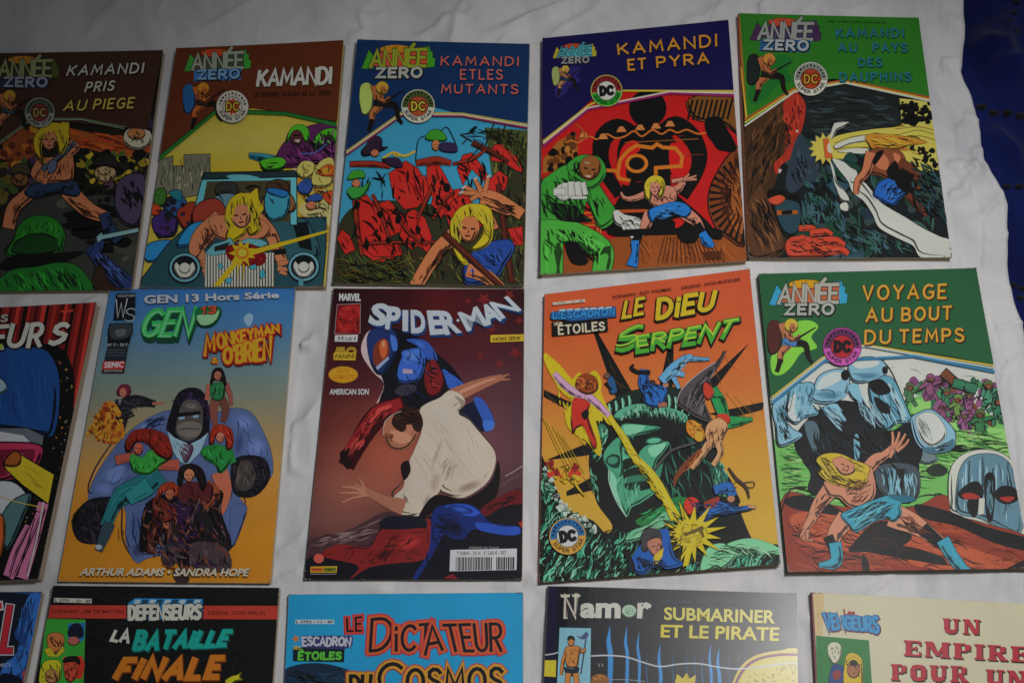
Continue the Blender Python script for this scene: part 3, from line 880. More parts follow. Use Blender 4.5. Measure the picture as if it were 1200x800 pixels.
# ---- 2: rust cover, KAMANDI
A = Cover([(207.3, 58.6), (403.8, 50.8), (381.7, 337.5), (164.7, 338.3)], .005, 134, '4a2010', 'rust brown comic showing an old blue car under a yellow sky', (0.0022, 0.0006))
A.fr(150, 40, 2.581); A.ground('978830')
A.grad([(220, 'b8a636'), (330, 'b0a24a'), (420, 'b8a428')], 60, 680)
for p in ('98,380 135,370 135,400 150,480 80,490', '140,400 170,400 170,366 248,364 248,440 250,480 140,500'):
    A.P('5c5c4c', p, 2)
A.H('2e2e28', '98,380 248,366 248,480 90,490', 60, 30, 2, 88, 4, 2)
A.H('8a8768', '98,380 248,366 248,480 90,490', 20, 20, 3, 88, 4, 3)
A.blobs(['8a6a2a', 'a59a62', 'b08030', 'b5ad70'], '510,400 625,380 620,620 560,580 510,470', 40, 22, 4)
A.B('b84a1a', '580,400 625,390 628,450 590,440', 3); A.E('c98a2a', 606, 415, 14, 14, 0, 2); A.B('a23a18', '590,490 622,480 615,520', 2)
A.H('15131a', '515,390 620,380 600,620 540,560', 40, 30, 4, 30, 60, 5)
# heads and hands of the crowd, plain dark shapes
A.B('4a1c44', '455,375 490,320 560,290 640,300 640,390 560,395 480,400', 3); A.B('3c8a1a', '488,320 500,290 530,280 550,305 548,340 530,320 500,345', 3)
A.E('4c2a2a', 515, 330, 26, 28, 0, 2); A.P('c0b8a0', '503,324 524,322 522,332 504,334', 1)
A.B('3f8a1c', '580,330 600,300 640,292 645,340 610,350', 3); A.H('10140c', '580,330 640,300 640,345 600,348', 12, 26, 5, 60, 40, 6)
A.L('22707a', '372,372,10 400,378,18 440,382,22', 2); A.B('3f8a1c', '405,395 420,378 470,376 480,400 450,418 410,412', 3)
A.H('140c14', '460,330 630,310 630,390 480,395', 26, 50, 8, 30, 50, 7)
A.B('35225a', '75,560 120,530 150,560 140,610 90,610', 3); A.B('1f4a78', '100,510 160,490 180,530 150,560', 3); A.B('2f5a20', '80,480 110,470 115,510 85,520', 3); A.B('18606a', '125,480 160,475 158,505', 2)
A.B('7a2a18', '150,540 200,510 215,570 170,590', 3); A.B('a83a18', '75,515 98,525 92,548 72,545', 2)
A.blobs(['191720', '2a1a2a'], '75,480 200,480 200,610 80,620', 18, 9, 8)
A.B('1f6a9a', '60,640 120,625 150,640 120,670 60,690', 3)
# the car
A.P('1d3f46', '205,560 600,560 600,650 590,770 40,770 45,740 120,640', 3)
A.B('23484e', '400,580 520,560 560,600 575,680 440,690', 3); A.P('0e1414', '500,575 545,572 560,660 520,650', 0)
A.P('4a8f96', '195,560 230,425 510,425 512,580 494,580 494,445 240,447 214,575', 3)
A.P('3a3420', '240,447 494,445 494,570 214,575')
A.P('1b2c30', '232,422 505,418 515,434 228,440', 3); A.B('47868c', '300,430 360,428 400,440 330,445', 0)
for cx, cy, c1, c2 in ((300, 475, '2a2c28', '4a6a72'), (455, 470, '3c2a1a', '6b4a2a')):
    A.E(c1, cx, cy, 34, 26, 0, 3); A.B(c2, [(cx - 40, cy + 25), (cx, cy + 10), (cx + 42, cy + 24), (cx + 46, cy + 70), (cx - 46, cy + 70)], 3)
A.B('2c7486', '420,485 480,478 490,520 470,560 425,560', 3); A.B('1c5a90', '420,478 440,470 485,482 470,498', 2)
A.H('0e0e10', '240,450 490,450 490,570 220,570', 34, 36, 5, 30, 60, 9)
A.B('7a2c20', '195,575 210,520 260,500 290,520 300,570 260,600', 3)
A.B('1e6a96', '150,640 190,580 250,570 240,610 190,640', 3)
# figure thrown across the bonnet, plain
A.fr(160, 130, 3.808)
SK = '9a6040'
A.L(SK, '360,500,80 300,560,86 270,620,66 300,670,50', 3); A.L(SK, '550,500,70 600,550,54 630,620,50 650,670,46', 3); A.B(SK, '330,480 420,470 540,480 600,530 560,580 450,590 350,560', 2)
for p in ('300,680,22 345,665,14', '305,695,22 355,690,14', '305,715,22 350,718,14', '310,735,20 345,740,12', '640,690,22 690,680,14', '640,710,22 680,715,14', '650,725,20 670,735,12'): A.L(SK, p, 2)
A.P('101010', '608,625 668,620 672,645 612,650'); A.H([K, '5a3020'], '290,520 400,490 340,640 270,620', 24, 44, 6, 60, 30, 12)
A.B('c0aa1c', '400,480 405,430 430,390 470,370 500,380 540,350 548,400 570,440 545,480 560,530 520,560 500,530 480,560 450,580 420,600 405,570 415,530', 2.5); A.E('a2694a', 468, 470, 44, 58, -8, 2); A.face(466, 474, 52, -8); A.B('c0aa1c', '410,470 425,410 470,375 530,380 540,440 500,420 450,425 430,480')
A.H(['7c680e', K, 'dcca3c'], '400,540 405,420 500,370 560,400 550,540 510,540 500,440 440,430 430,560', 70, 46, 5, 80, 20, 13)
A.P('96968c', '312,640 620,640 618,790 308,790', 1.5)
for x in range(316, 616, 13): A.P('34342f', [(x, 642), (x + 5, 642), (x + 6, 790), (x, 790)])
A.P('4a8088', '310,640 345,600 400,585 420,570 440,600 500,575 560,580 590,600 560,612 480,600 400,640 340,650', 2); A.P('1c1c1c', '350,610 420,590 400,625 350,632')
A.B('5c0f0e', '400,620 430,600 520,600 580,650 570,690 520,700 450,690 410,660', 0); A.H([K, '8a1a12'], '410,620 520,605 570,680 450,690', 24, 40, 7, 30, 60, 14)
A.P('cbb01e', [(475 + (r) * math.cos(a), 640 + r * math.sin(a)) for r, a in [((62 if i % 2 else 34), i * math.pi / 9) for i in range(18)]]); A.E('c8761a', 475, 640, 30, 28); A.E('dccc40', 475, 638, 20, 18)
A.P('cbb01e', '500,630 858,540 862,550 510,652'); A.P('cbb01e', '445,665 470,672 375,786 345,786'); 
for p in ('435,680 445,680 400,770', '455,690 463,690 452,780', '478,690 486,690 478,780', '495,680 502,678 520,740'): A.P('cbb01e', p)
for p in ('505,700 535,690 540,710 512,714', '550,730 570,712 580,745 560,755', '365,690 385,685 390,705 372,712', '400,755 430,750 425,775 405,775'): A.P('357a86', p, 2)
for cx in (218, 750):
    A.E('0e1214', cx, 706, 74, 70, 0, 0); A.E('4c7a84', cx, 704, 68, 64, 0, 0); A.E('0f1416', cx, 704, 58, 54)
    A.B('b4b4aa', [(cx - 46, 712), (cx - 38, 680), (cx - 22, 694), (cx + 22, 692), (cx + 36, 680), (cx + 46, 712), (cx + 22, 748), (cx - 22, 748)], 1); A.E('a4a49a', cx, 706, 24, 24, 0, 2)
A.L('3c7078', '738,765,20 738,800,24', 1)
# crowd, masked brute with a pistol, all generic
A.B('4a1c44', '625,240 650,165 700,120 780,75 900,80 900,240 800,240 690,260', 2.5); A.B('3a8a1a', '675,150 690,90 725,70 765,85 775,130 760,150 740,110 700,115', 2); A.E('4a2428', 718, 128, 28, 34, 0, 2); A.P('c0b8a0', '706,138 732,136 730,148 708,150', 1); A.P(K, '700,115 736,112 736,120 700,122')
A.B('3a8a1a', '790,150 830,100 890,92 895,150 840,165 800,180', 2.5); A.H([K, '1a4a10'], '800,150 830,105 890,100 890,150', 20, 34, 6, 60, 40, 6); A.L('2a6a78', '510,200,12 560,208,22 610,218,26', 2); A.B('3a8a1a', '555,240 570,225 640,215 670,235 650,262 580,268', 2.5); A.H(K, '560,240 660,225 640,260 580,264', 10, 26, 5, 30, 50, 7)
A.H([K, '6a2c60', '2c1030'], '630,240 700,130 890,90 890,235 700,250', 70, 60, 8, 60, 40, 8); A.S('30508a', 5, '740,200 800,196 850,160')
A.B('b0a656', '720,270 745,235 790,240 800,280 760,310 730,300', 1.5); A.B('b0a656', '780,330 820,240 880,225 880,330 820,350', 1.5); A.B('b5521c', '810,280 850,252 882,255 882,300 830,300', 1.5); A.E('c8962a', 850, 278, 22, 14); A.B('24407c', '725,340 770,310 790,350 770,380 735,375', 2); A.B('24407c', '765,400 800,380 830,390 825,410 770,415', 2); A.E('96583c', 785, 432, 22, 18, 0, 2)
A.H([K], '720,240 880,240 870,520 740,480', 40, 36, 4, 60, 60, 9)
A.fr(150, 40, 2.581)
header(A, '50230f', '145,40 660,20 640,272 500,248 385,228 270,228 104,370 90,390', [('1c5a20', 12, '96,380 270,236 480,246 634,282'), ('0f2c14', 3, '96,372 270,230 480,242 634,275')])
A.fr(190, 45, 5.16)
masthead(A, (175, 203), (505, 192), '9a3412', '9aa08c', '2f7a2a', '33402c', '6f9ac0', ('8f4a1e', '1c4a78', '2a1c18', 'b07818'), None, '2a5a90')
badge(A, 430, 424, 97, '8f8c80', '8f8c80', '8f8c80', '8f8c80', ('151208', 'a8922a'), '161512', core='8a2c16')
title(A, [('KAMANDI', '582,302 1024,290', '596,210 1030,196')], [('20100a', 27, 2, 3), ('a3a298', 20, 0, 0)], .2, .2)
title(A, [('LE DERNIER GARCON DE LA TERRE', '562,366 1025,360', '564,342 1026,336')], [('2b140c', 5, 0, 0)], .5, .2, name='subtitle')
A.finish()

# ---- 3: blue cover, ET LES MUTANTS
A = Cover([(419, 48), (621, 54), (614, 336), (390, 333)], .0042, 140, '0a2444', 'dark blue comic titled ET LES MUTANTS, red tangle against a light blue sky', (0.001, 0.0003))
A.fr(380, 30, 2.5); A.ground('2e7a96')
A.P('2e3418', '20,800 25,640 300,660 600,650 600,800')
A.P('3a4420', '470,300 605,310 590,780 520,640')
A.H(['2a2614', '56501e', '15140c', '6a5a2a'], '470,300 605,320 590,780 520,700 540,560', 90, 110, 6, 80, 22, 2, .3)
A.H(['1c1a10', '3a4a1a', '565a22', '141410'], '25,640 300,660 590,680 590,770 20,760', 120, 60, 6, 20, 60, 3, .3)
A.H(['1a1812'], '370,310 480,300 590,310 590,370 500,360', 26, 50, 5, 40, 60, 4)
# red tangle of toppling shapes
A.fr(385, 130, 3.808)
A.B('2a2c1a', '40,520 200,400 700,420 880,200 880,780 20,780', 0); A.H(['3c4a20', '2a2a14', '56521e', K, '3a2414'], '40,540 260,620 700,620 880,200 880,780 20,780', 260, 80, 8, 70, 35, 2, .3)
R1 = 'a4211a'
parts_ = ['300,250 345,225 400,260 440,330 430,420 380,400 330,330', '480,330 530,360 590,350 560,440 500,480 460,420', '600,440 680,420 720,470 660,540 590,560 560,500', '130,520 190,480 250,560 290,660 220,680 160,640', '725,190 740,155 790,150 850,220 865,275 840,270 780,230 730,225', '270,280 300,260 340,290 420,400 400,430 340,440 290,380', '440,250 490,240 520,290 560,370 500,350 480,420 440,330', '575,260 600,200 640,190 700,270 730,330 690,310 640,260 600,330',
 '110,400 170,375 205,420 260,520 270,600 300,650 200,650 150,600 125,500', '330,470 380,440 430,480 460,560 450,640 400,600 370,620 320,560', '560,400 620,360 640,420 580,460 540,520 520,440', '40,570 60,530 95,560 120,620 75,640', '800,530 865,520 868,600 830,600', '700,330 760,270 800,300 790,350 740,380', '210,420 270,400 330,470 320,540 280,560', '380,300 430,290 450,360 420,400', '250,600 310,580 330,640 300,650']
for p in parts_: A.P(R1, p, 3)
for i, p in enumerate(parts_): A.H([K, '6c120f', 'c0302a'], p, 5, 70, 9, 65, 20, 20 + i)
for p in ('105,240,22 200,240,26 270,250,18', '400,235,24 480,225,36 540,235,22', '120,390,24 130,520,18 150,640,14', '650,150,24 720,185,22 800,230,12', '140,595,10 300,590,12 480,588,8', '480,300,14 440,400,16 400,480,10', '560,240,10 640,220,16 700,180,8', '760,340,20 775,440,24 800,640,26 820,760,22', '200,380,12 240,470,14 280,600,12', '470,480,12 520,400,14 560,370,8', '300,440,10 350,540,10 440,600,8'):
    A.L('4c1e12' if p[0] in '67' else '7c2415', p, 2.5)
A.H([K, K, '140a08'], '110,250 860,220 820,420 520,540 300,660 90,640', 60, 70, 10, 60, 50, 5); A.blobs([K], '120,420 560,300 700,400 440,660 120,640', 26, 16, 6, .7)
for p in ('740,60 700,160', '760,80 770,150', '790,70 760,150', '820,90 790,170', '850,100 810,200', '870,120 850,250', '700,90 760,130', '590,110 640,140', '620,130 600,150', '690,150 620,230', '840,120 880,200', '800,110 830,190'): A.S('1a1c10', 6, p)
A.B(K, '630,95 650,75 665,76 645,98'); A.H(['1a1c10', '3c4a20'], '700,80 890,110 890,300 780,180', 50, 60, 5, 70, 50, 7)
# figures at the back, plain
A.B('2a1c2c', '150,180 175,150 190,115 235,125 240,165 265,165 230,185 160,205', 2.5); A.E('96583a', 208, 192, 18, 16, 0, 2); A.S('c0a93a', 11, '245,215 290,190 340,205 385,185'); A.S('c0a93a', 6, '290,190 300,205 340,200'); A.B('2a1c34', '240,220 310,215 330,255 280,250', 2)
A.B('2f7a1f', '435,130 450,98 490,88 520,110 525,135 480,138', 2.5); A.E('9a6038', 480, 158, 17, 24, 0, 2); A.face(480, 158, 22); A.B('2c2044', '500,150 560,150 575,185 540,190 500,180', 2); A.S(K, 4, '390,230 400,140 430,115'); A.S(K, 4, '500,95 530,78 560,130 575,170')
A.B('2f7a1f', '88,310 105,275 150,270 165,300 130,305', 2); A.E('9a5c3a', 125, 328, 18, 18, 0, 2); A.B('2c7a30', '85,370 100,345 150,345 190,320 160,380 110,400', 2)
# front figure, plain
SK = 'a0603a'
A.L(SK, '560,560,70 480,640,64 400,770,60', 3); A.L(SK, '730,520,50 700,420,44 800,440,60 850,450,40', 3); A.L(SK, '850,460,50 760,400,50 690,375,46', 3)
for p in ('660,370,22 610,345,16', '660,375,22 600,370,16', '680,360,22 655,310,14', '700,360,22 715,300,14', '670,380,20 640,400,16'): A.L(SK, p, 2)
for p in ('598,352 612,340', '585,372 600,366', '650,312 662,304', '708,300 722,296'): A.S('b0a898', 7, p)
A.B('1d3a7c', '640,640 700,600 800,580 830,620 790,690 740,760 620,780 600,720', 3); A.L(SK, '640,720,60 700,740,60 760,790,50', 2.5); A.H([K, '10204c', '2c50a0'], '640,640 800,600 780,700 620,770', 40, 44, 6, 40, 50, 8)
A.B('c8b424', '545,520 560,470 600,430 660,420 720,440 735,500 730,580 690,620 640,625 690,560 680,500 620,480 580,500 575,560 600,640 625,690 590,680 560,620', 2.5); A.E(SK, 628, 530, 46, 60, 8, 2); A.face(626, 535, 54, 8); A.B('c8b424', '560,530 575,470 630,435 690,450 700,520 660,480 620,475 590,500')
A.H(['8a7a14', K, 'e0d44c'], '550,560 560,460 640,420 730,450 730,580 680,610 690,500 600,480 590,620', 70, 50, 5, 75, 20, 10); A.H([K, '5a2c18'], '560,570 480,640 400,760 440,760 540,640', 20, 50, 7, 120, 15, 11); A.H([K, '5a2c18'], '720,410 850,430 830,480 740,420', 14, 50, 6, 15, 20, 12)
A.L('4c1e12', '525,560,26 640,670,26 770,790,22', 2.5)
A.H([K, '4a3a18', '3c4a20'], '20,680 380,660 390,780 20,780', 60, 90, 7, 10, 30, 13, .3)
A.fr(380, 30, 2.5)
header(A, '0c2a50', '95,42 608,56 600,296 470,286 400,262 320,240 230,250 60,384', [('8a7f38', 5, '66,372 228,258 405,262 600,296'), ('a39a86', 4, '66,377 228,263 405,266 600,301'), ('6c1a3a', 5, '66,383 228,268 405,270 600,307')])
A.fr(400, 40, 5)
masthead(A, (160, 205), (510, 200), 'b07818', '9aa82a', '35801c', 'a04028', 'b4b4a8', ('8f542c', '8a9a4a', '141414', '9a7a24'), None)
badge(A, 452, 432, 98, 'a6a696', '3c4a20', 'a6a696', '8c3c20', ('151208', 'a8a030'), '10120c')
title(A, [('KAMANDI', '588,194 1038,198', '590,142 1040,150'), ('ETLES', '702,275 945,277', '702,222 945,224'), ('MUTANTS', '590,356 1034,362', '592,308 1036,312')], [('0a1430', 13, 3, 3), ('b4584c', 8.5, 0, 0)], .36, .3)
A.finish()

# ---- 4: purple-blue cover, ET PYRA
A = Cover([(635.7, 46.3), (853.4, 25.7), (874.8, 307), (633.2, 322.6)], .0058, 146, '0a2438', 'deep purple blue comic with a black machine silhouette on a red ground', (0.0012, 0.0004), '0d3040')
A.fr(620, 10, 2.425); A.ground('a01512')
A.P('7e4018', '30,700 300,640 540,630 620,640 620,790 30,790')
A.H(['4a220c', '944c1c'], '300,650 540,640 610,700 600,720 260,740', 50, 60, 3, 70, 30, 2)
for x in range(385, 520, 9): A.line('3a1a0c', 3, [(x, 650), (x - 20 + (x - 385) * .5, 725)])
A.B('6c3414', '600,390 560,430 520,500 510,560 530,620 560,650 620,660 640,390', 4); A.B('84481c', '620,430 570,480 560,560 590,640 640,650 640,430', 2)
for i in range(16): a = math.radians(100 + i * 10); A.L(K, [(625 + 60 * math.cos(a), 540 + 60 * math.sin(a), 3), (625 + 110 * math.cos(a), 545 + 120 * math.sin(a), 9)])
A.B(K, '560,520 575,515 570,560 558,550'); A.H('3c1a0c', '520,480 600,400 620,640 540,620', 50, 46, 5, 75, 25, 3)
A.B('6a4218', '455,260 570,250 600,360 550,330 470,315', 3)
for x in range(465, 590, 14): A.line(K, 6, [(x, 262), (x - 14, 318)])
A.P('84501c', '40,430 80,380 130,350 140,400 110,450 40,470'); A.blobs(['5a3012', K, '96602a'], '40,440 130,350 140,440 60,460', 30, 12, 4)
# black machine silhouette with raised arms
A.fr(630, 110, 3.72)
A.E(K, 480, 66, 82, 82); A.P(K, '440,120 525,120 560,190 400,190')
A.L(K, '420,180,70 350,150,80 290,190,80 275,270,70 300,350,60 350,430,50'); A.L(K, '540,180,70 600,140,80 670,190,80 705,270,70 690,350,60 640,430,60')
A.B(K, '390,180 570,180 610,260 580,360 590,420 640,470 720,540 760,600 620,610 480,540 350,610 300,600 340,480 370,420 350,320 350,240')
A.B('b01614', '352,300 372,230 420,205 450,240 400,290 385,350 400,400 350,380'); A.B('b01614', '575,230 610,220 650,260 655,330 620,370 580,340'); A.B('b01614', '470,490 510,520 560,560 610,545 640,560 600,590 520,590 470,560')
A.H(['7c100e', K], '300,180 660,180 640,420 330,420', 14, 60, 3, 2, 8, 3)
A.S('c06c1e', 15, '300,335 345,338 355,370 400,380', False); A.S('c06c1e', 16, '350,345 360,290 395,250 430,228 500,238 520,222 545,236 600,240 630,275 625,318 515,325 515,362', False)
A.E('c06c1e', 432, 306, 50, 42); A.E(K, 432, 306, 35, 28)
A.S('a85a20', 7, '120,215 150,205 175,215 200,200 230,188 260,200 300,178 340,195 380,188 420,165 455,188 500,160 540,178 575,160 610,172 650,160 700,178 760,170 800,175')
A.P('a04018', '775,165 812,165 812,190 775,188', 1.5); A.B(K, '730,120 800,130 780,180 830,230 850,250 790,250 755,200'); A.S('8a4c18', 3, '380,215 700,200'); A.S('6c2c14', 3, '630,270 720,268')
A.P(K, '250,520 480,500 600,560 600,590 250,600'); A.S('c07a24', 5, '150,525 240,520 240,540 160,545', False); A.S('c07a24', 5, '200,575 275,575 275,610', False); A.S('c07a24', 5, '400,515 485,510 485,525', False)
A.fr(620, 10, 2.425)
for x, y in ((155, 360), (210, 365), (262, 345), (315, 340), (360, 336), (400, 330)): A.P('b8703a', [(x - 14, y + 8), (x - 5, y - 8), (x + 6, y - 8), (x + 15, y + 7)], 1)
A.P('8e3a18', '520,345 552,345 552,362 522,362', 2); A.B(K, '500,320 540,310 560,340 590,400 560,410 510,370')
A.S('8a4418', 4, '132,330 150,345 160,370 130,372', True)
A.P('120c0c', '200,560 440,560 440,572 200,572'); A.P('9c4018', '200,574 330,572 330,580 200,584'); A.P('9c4018', '130,600 200,600 200,650 190,650 190,612 130,610')
# green coated figure, plain
A.fr(630, 110, 3.72)
GN = '2f7f2a'
A.B(GN, '10,560 15,400 60,350 130,310 170,330 250,380 300,450 345,520 330,560 280,590 250,550 215,470 200,520 160,560 100,590 10,570', 3); A.L('3c8c30', '60,590,110 60,690,100 60,820,100', 3); A.L('3c8c30', '120,590,90 220,640,100 285,690,90 280,770,80', 3); A.B('3c8c30', '14,560 60,560 150,560 200,590 190,640 110,650 14,640')
A.B(GN, '130,320 150,290 190,270 260,275 295,320 290,370 250,410 200,420 160,380', 3); A.E('7c4a20', 228, 325, 46, 54, 15, 2.5); A.face(226, 335, 50, 10, '2a1408', 'a89a88'); A.S('a8b0a0', 3, '205,300 225,306')
A.B(K, '60,480 160,490 190,520 240,560 130,560 80,540'); A.H([K, '144014', '10300f'], '15,400 130,320 300,460 330,540 150,570 15,560', 70, 60, 9, 60, 35, 6); A.H([K, '1a5016'], '20,580 230,600 320,720 250,760 110,650 20,780', 60, 70, 8, 60, 30, 7); A.H(['52a842'], '20,580 230,600 320,720 100,640', 26, 50, 6, 60, 25, 8); A.H(K, '140,300 190,275 180,370 150,350', 12, 40, 6, 90, 20, 9)
GL = 'a4a49c'
A.B(GL, '75,420 110,395 130,440 125,470 90,460', 2)
for p in ('120,400,26 122,450,30', '148,395,28 150,445,30', '175,395,26 180,440,28', '200,395,20 208,435,22', '80,430,30 110,430,30', '150,455,14 210,455,12'): A.L(GL, p, 2)
A.B(GL, '330,520 350,510 380,530 440,545 465,580 460,610 420,600 340,570', 2.5)
for p in ('430,560,26 462,585,18 455,620,12', '410,580,22 440,620,14', '390,585,20 412,628,12', '375,580,18 390,620,10'): A.L(GL, p, 2)
A.H([K], '340,520 460,550 440,600 350,570', 14, 30, 5, 30, 30, 10)
# second figure, plain
SK = 'b47660'
A.L(SK, '470,440,28 420,460,24 380,458,16 365,435,8', 2.5); A.L(SK, '570,430,44 610,420,34 630,395,26', 2.5); A.L(SK, '590,385,16 640,378,18 690,378,8', 2); A.L(SK, '640,380,12 690,362,6', 1.5); A.L(SK, '640,375,12 660,355,6', 1.5)
A.L(SK, '485,540,50 470,580,44 460,600,30', 2.5); A.L(SK, '650,530,56 690,560,44 710,590,30', 2.5); A.L(K, '445,610,32 425,660,40'); A.L('1c63a4', '425,655,34 425,700,30 415,740,46', 2.5); A.L(K, '700,580,32 722,620,36'); A.L('1c63a4', '722,620,34 740,650,44 760,665,20', 2.5)
A.B(SK, '480,450 520,420 560,405 600,420 600,480 560,500 500,490', 2.5); A.B('1c63a4', '480,520 520,495 600,475 650,490 668,520 640,545 590,530 560,550 520,545 500,565', 2.5); A.H([K, '0e3460', '4a90c8'], '490,520 640,490 640,535 500,555', 26, 36, 5, 150, 40, 11)
A.B('c8b430', '465,440 470,390 500,362 540,368 555,400 548,440 530,455 530,400 495,395 495,460 475,462', 2); A.E(SK, 512, 415, 22, 34, 0, 2); A.face(512, 415, 30); A.B('c8b430', '470,430 480,380 515,365 548,390 530,395 495,392 485,440'); A.H(['8a7a14', K], '466,440 480,380 545,370 550,440 530,400 490,400', 20, 30, 3, 80, 20, 12); A.H([K, '6a3c2c'], '490,450 600,420 590,480 500,485', 18, 30, 5, 60, 50, 13); A.H(K, '650,520 710,560 690,580 650,550', 8, 26, 5, 40, 20, 14)
A.B(K, '330,600 600,590 620,615 480,620 340,625'); A.B(K, '610,600 700,590 690,650 630,650'); A.B(K, '740,590 800,600 800,640 750,630'); A.B(K, '120,650 180,660 220,740 150,740'); A.P('4a220c', '720,695 800,690 800,725 735,728')
A.fr(620, 10, 2.425)
header(A, '120f44', '36,86 568,34 588,242 480,242 300,238 200,242 38,392', [('a89628', 5, '40,380 170,278 260,237 586,240'), ('a8a090', 5, '40,386 165,286 400,240 586,246'), ('7a1a50', 6, '40,396 170,290 400,245 587,254')])
A.fr(630, 20, 5)
masthead(A, (112, 245), (322, 236), '9a3a16', '4a9aa4', '8f8424', '3f8a94', '9a9c98', ('9a6648', '7f8a50', '1c2c50', 'a8902c'), '24205c')
badge(A, 404, 440, 93, '8a8f50', '701c18', '1c7a20', 'a8a8a0', ('111111', None), '3a1010', tilt=-4, wcol='0c3a0c')
title(A, [('KAMANDI', '476,228 1048,182', '470,172 1046,116'), ('ET', '534,320 632,312', '530,262 630,254'), ('PYRA', '702,305 1000,282', '698,248 996,226')], [('06061c', 17, 3, 4), ('b47c24', 11.5, 0, 0)], .36, .3)
A.finish()

# ---- 5: green cover, AU PAYS DES DAUPHINS
A = Cover([(865, 17), (1076, 23), (1115, 303), (877, 303)], .0052, 142, '9a4a28', 'bright green comic titled AU PAYS DES DAUPHINS over a dark rocky cave', (0.0008, 0.0005), '8c3c20')
A.fr(850, 0, 2.5); A.ground('12181a')
A.P('181e1e', '230,240 380,250 510,290 520,380 300,410 220,380')
A.H(['26302e', '0c0e0e', '2c3a3a'], '230,250 500,290 510,380 240,400', 60, 60, 6, 5, 12, 2)
A.blobs(['1c2c36', '16382c', '24404a', '2c3a3a', '101414'], '180,400 640,480 650,700 560,750 220,740', 90, 26, 3, 1.3)
A.H([K, '0e1a16', '2e5048', '1c4030'], '180,400 640,480 650,720 220,740', 130, 46, 9, 60, 50, 4)
A.P('a09a4a', '510,290 600,300 625,500 600,500 520,400', 0); A.blobs(['12120c'], '515,295 600,305 605,370 520,370', 26, 9, 5, 1.3)
A.B('b0a648', '300,410 420,400 520,380 600,380 610,420 560,440 600,480 620,500 560,500 480,440 380,440 320,440')
A.H(['7a5a18', '8a4c14', '14120a'], '430,395 600,395 610,440 480,440', 34, 90, 5, 8, 12, 6, .3)
A.blobs(['12120c'], '560,420 620,440 625,500 580,500', 8, 10, 7)
A.P('a89e4a', [(295 + r * math.cos(a), 438 + r * math.sin(a)) for r, a in [((44 if i % 2 else 27), i * math.pi / 12) for i in range(24)]])
A.P('b4622c', '288,412 312,408 318,466 296,470', 2)
WH = 'a4a69c'
A.P(WH, '312,390 322,362 362,360 350,374 330,378 318,400', 2)
# brown mass at left
A.fr(865, 100, 3.808)
A.B('3c2614', '20,780 25,220 120,110 230,40 270,60 260,160 210,300 170,420 150,520 210,680 180,770 30,780', 0); A.H([K, '2a1a0e', '56371c', '4a2e18'], '30,220 230,50 200,300 140,440 40,500', 120, 90, 9, 115, 20, 7); A.B('4c2e1a', '30,560 90,450 110,460 205,700 180,750 60,770 40,640', 2); A.H([K, '6a4426', '2a1a0e'], '40,540 100,460 200,690 170,750 60,750', 60, 90, 9, 65, 12, 8)
A.B('8c2618', '200,90 240,30 270,40 300,90 290,180 260,260 240,320 190,360 170,400 160,350 210,300 235,230 215,160', 0); A.H(['b03a26', K, '5c1810', '8c2618'], '210,100 260,40 295,90 285,180 230,300 180,390 210,260', 80, 44, 8, 75, 25, 9); A.B('c8c0b0', '258,205 268,200 265,214'); A.B('b4a090', '180,375 195,380 182,395')
A.B('26333e', '215,400 270,220 330,300 350,420 300,440 250,480 220,470', 0); A.H([K, '34444e'], '220,400 270,240 340,400 250,460', 30, 70, 7, 70, 20, 10)
A.B(K, '130,470 230,480 280,520 280,640 210,680 170,600'); A.B('1f3a44', '170,520 270,530 270,640 220,660 180,600'); A.B('b4452a', '135,510 185,492 210,510 180,535 145,530', 1.5); A.L('8a4a1a', '180,570,22 260,568,16', 1); A.L(K, '200,570,18 235,568,18')
HN = 'b03c26'
A.B(HN, '215,700 260,675 330,680 400,700 440,740 410,765 300,770 220,765', 2.5)
for p in ('280,640,26 330,640,26 340,655,16', '330,660,30 390,655,28 415,665,16', '340,700,34 430,695,34 470,712,18', '340,735,34 450,735,34 485,750,22', '240,690,20 290,680,20'): A.L(HN, p, 2.5)
A.H([K, '6a1c10', 'd05a3c'], '220,700 340,680 480,730 470,760 230,760', 50, 50, 6, 10, 30, 11)
# stream of light through the rocks
WH = 'a9aba0'
A.B(WH, '420,330 470,345 500,370 530,390 525,440 560,435 600,480 640,530 740,590 820,640 900,680 948,700 955,780 820,775 780,720 720,690 630,640 600,580 560,520 510,480 490,430 450,380', 2); A.B(WH, '405,330 425,370 440,430 470,470 490,500 492,520 455,512 430,440 420,390', 1.5); A.B(WH, '455,535 480,525 492,545 488,565 460,560', 1); A.B(WH, '405,250 425,180 440,170 495,168 470,190 440,205 425,240', 1.5)
A.P('c4b450', [(385 + r * math.cos(a), 285 + r * math.sin(a)) for r, a in [((72 if i % 2 else 48), i * math.pi / 13) for i in range(26)]]); A.P('c05a28', '378,245 400,240 420,325 388,330', 1.5); A.E('c8c0a0', 412, 282, 16, 24)
A.B('bcb04c', '420,240 560,205 720,190 860,180 885,230 890,280 840,300 740,280 600,270 520,300 470,330 430,320'); A.B(WH, '430,270 520,235 600,225 590,250 500,265 440,290', 1); A.B(WH, '440,300 520,285 580,290 560,310 490,305', 1); A.B('1c3a34', '470,330 500,300 530,330 520,350')
for p in ('430,262 500,235 600,222', '430,292 500,280 590,282', '600,215 700,225 800,205 870,225', '640,230 720,250 800,230 880,250', '700,200 800,190 870,205'): A.S('4a3c14', 3, p)
A.blobs([K], '720,75 870,100 870,175 725,180', 30, 12, 12, 1.3); A.blobs([K], '760,270 880,280 890,370 820,340', 14, 12, 13)
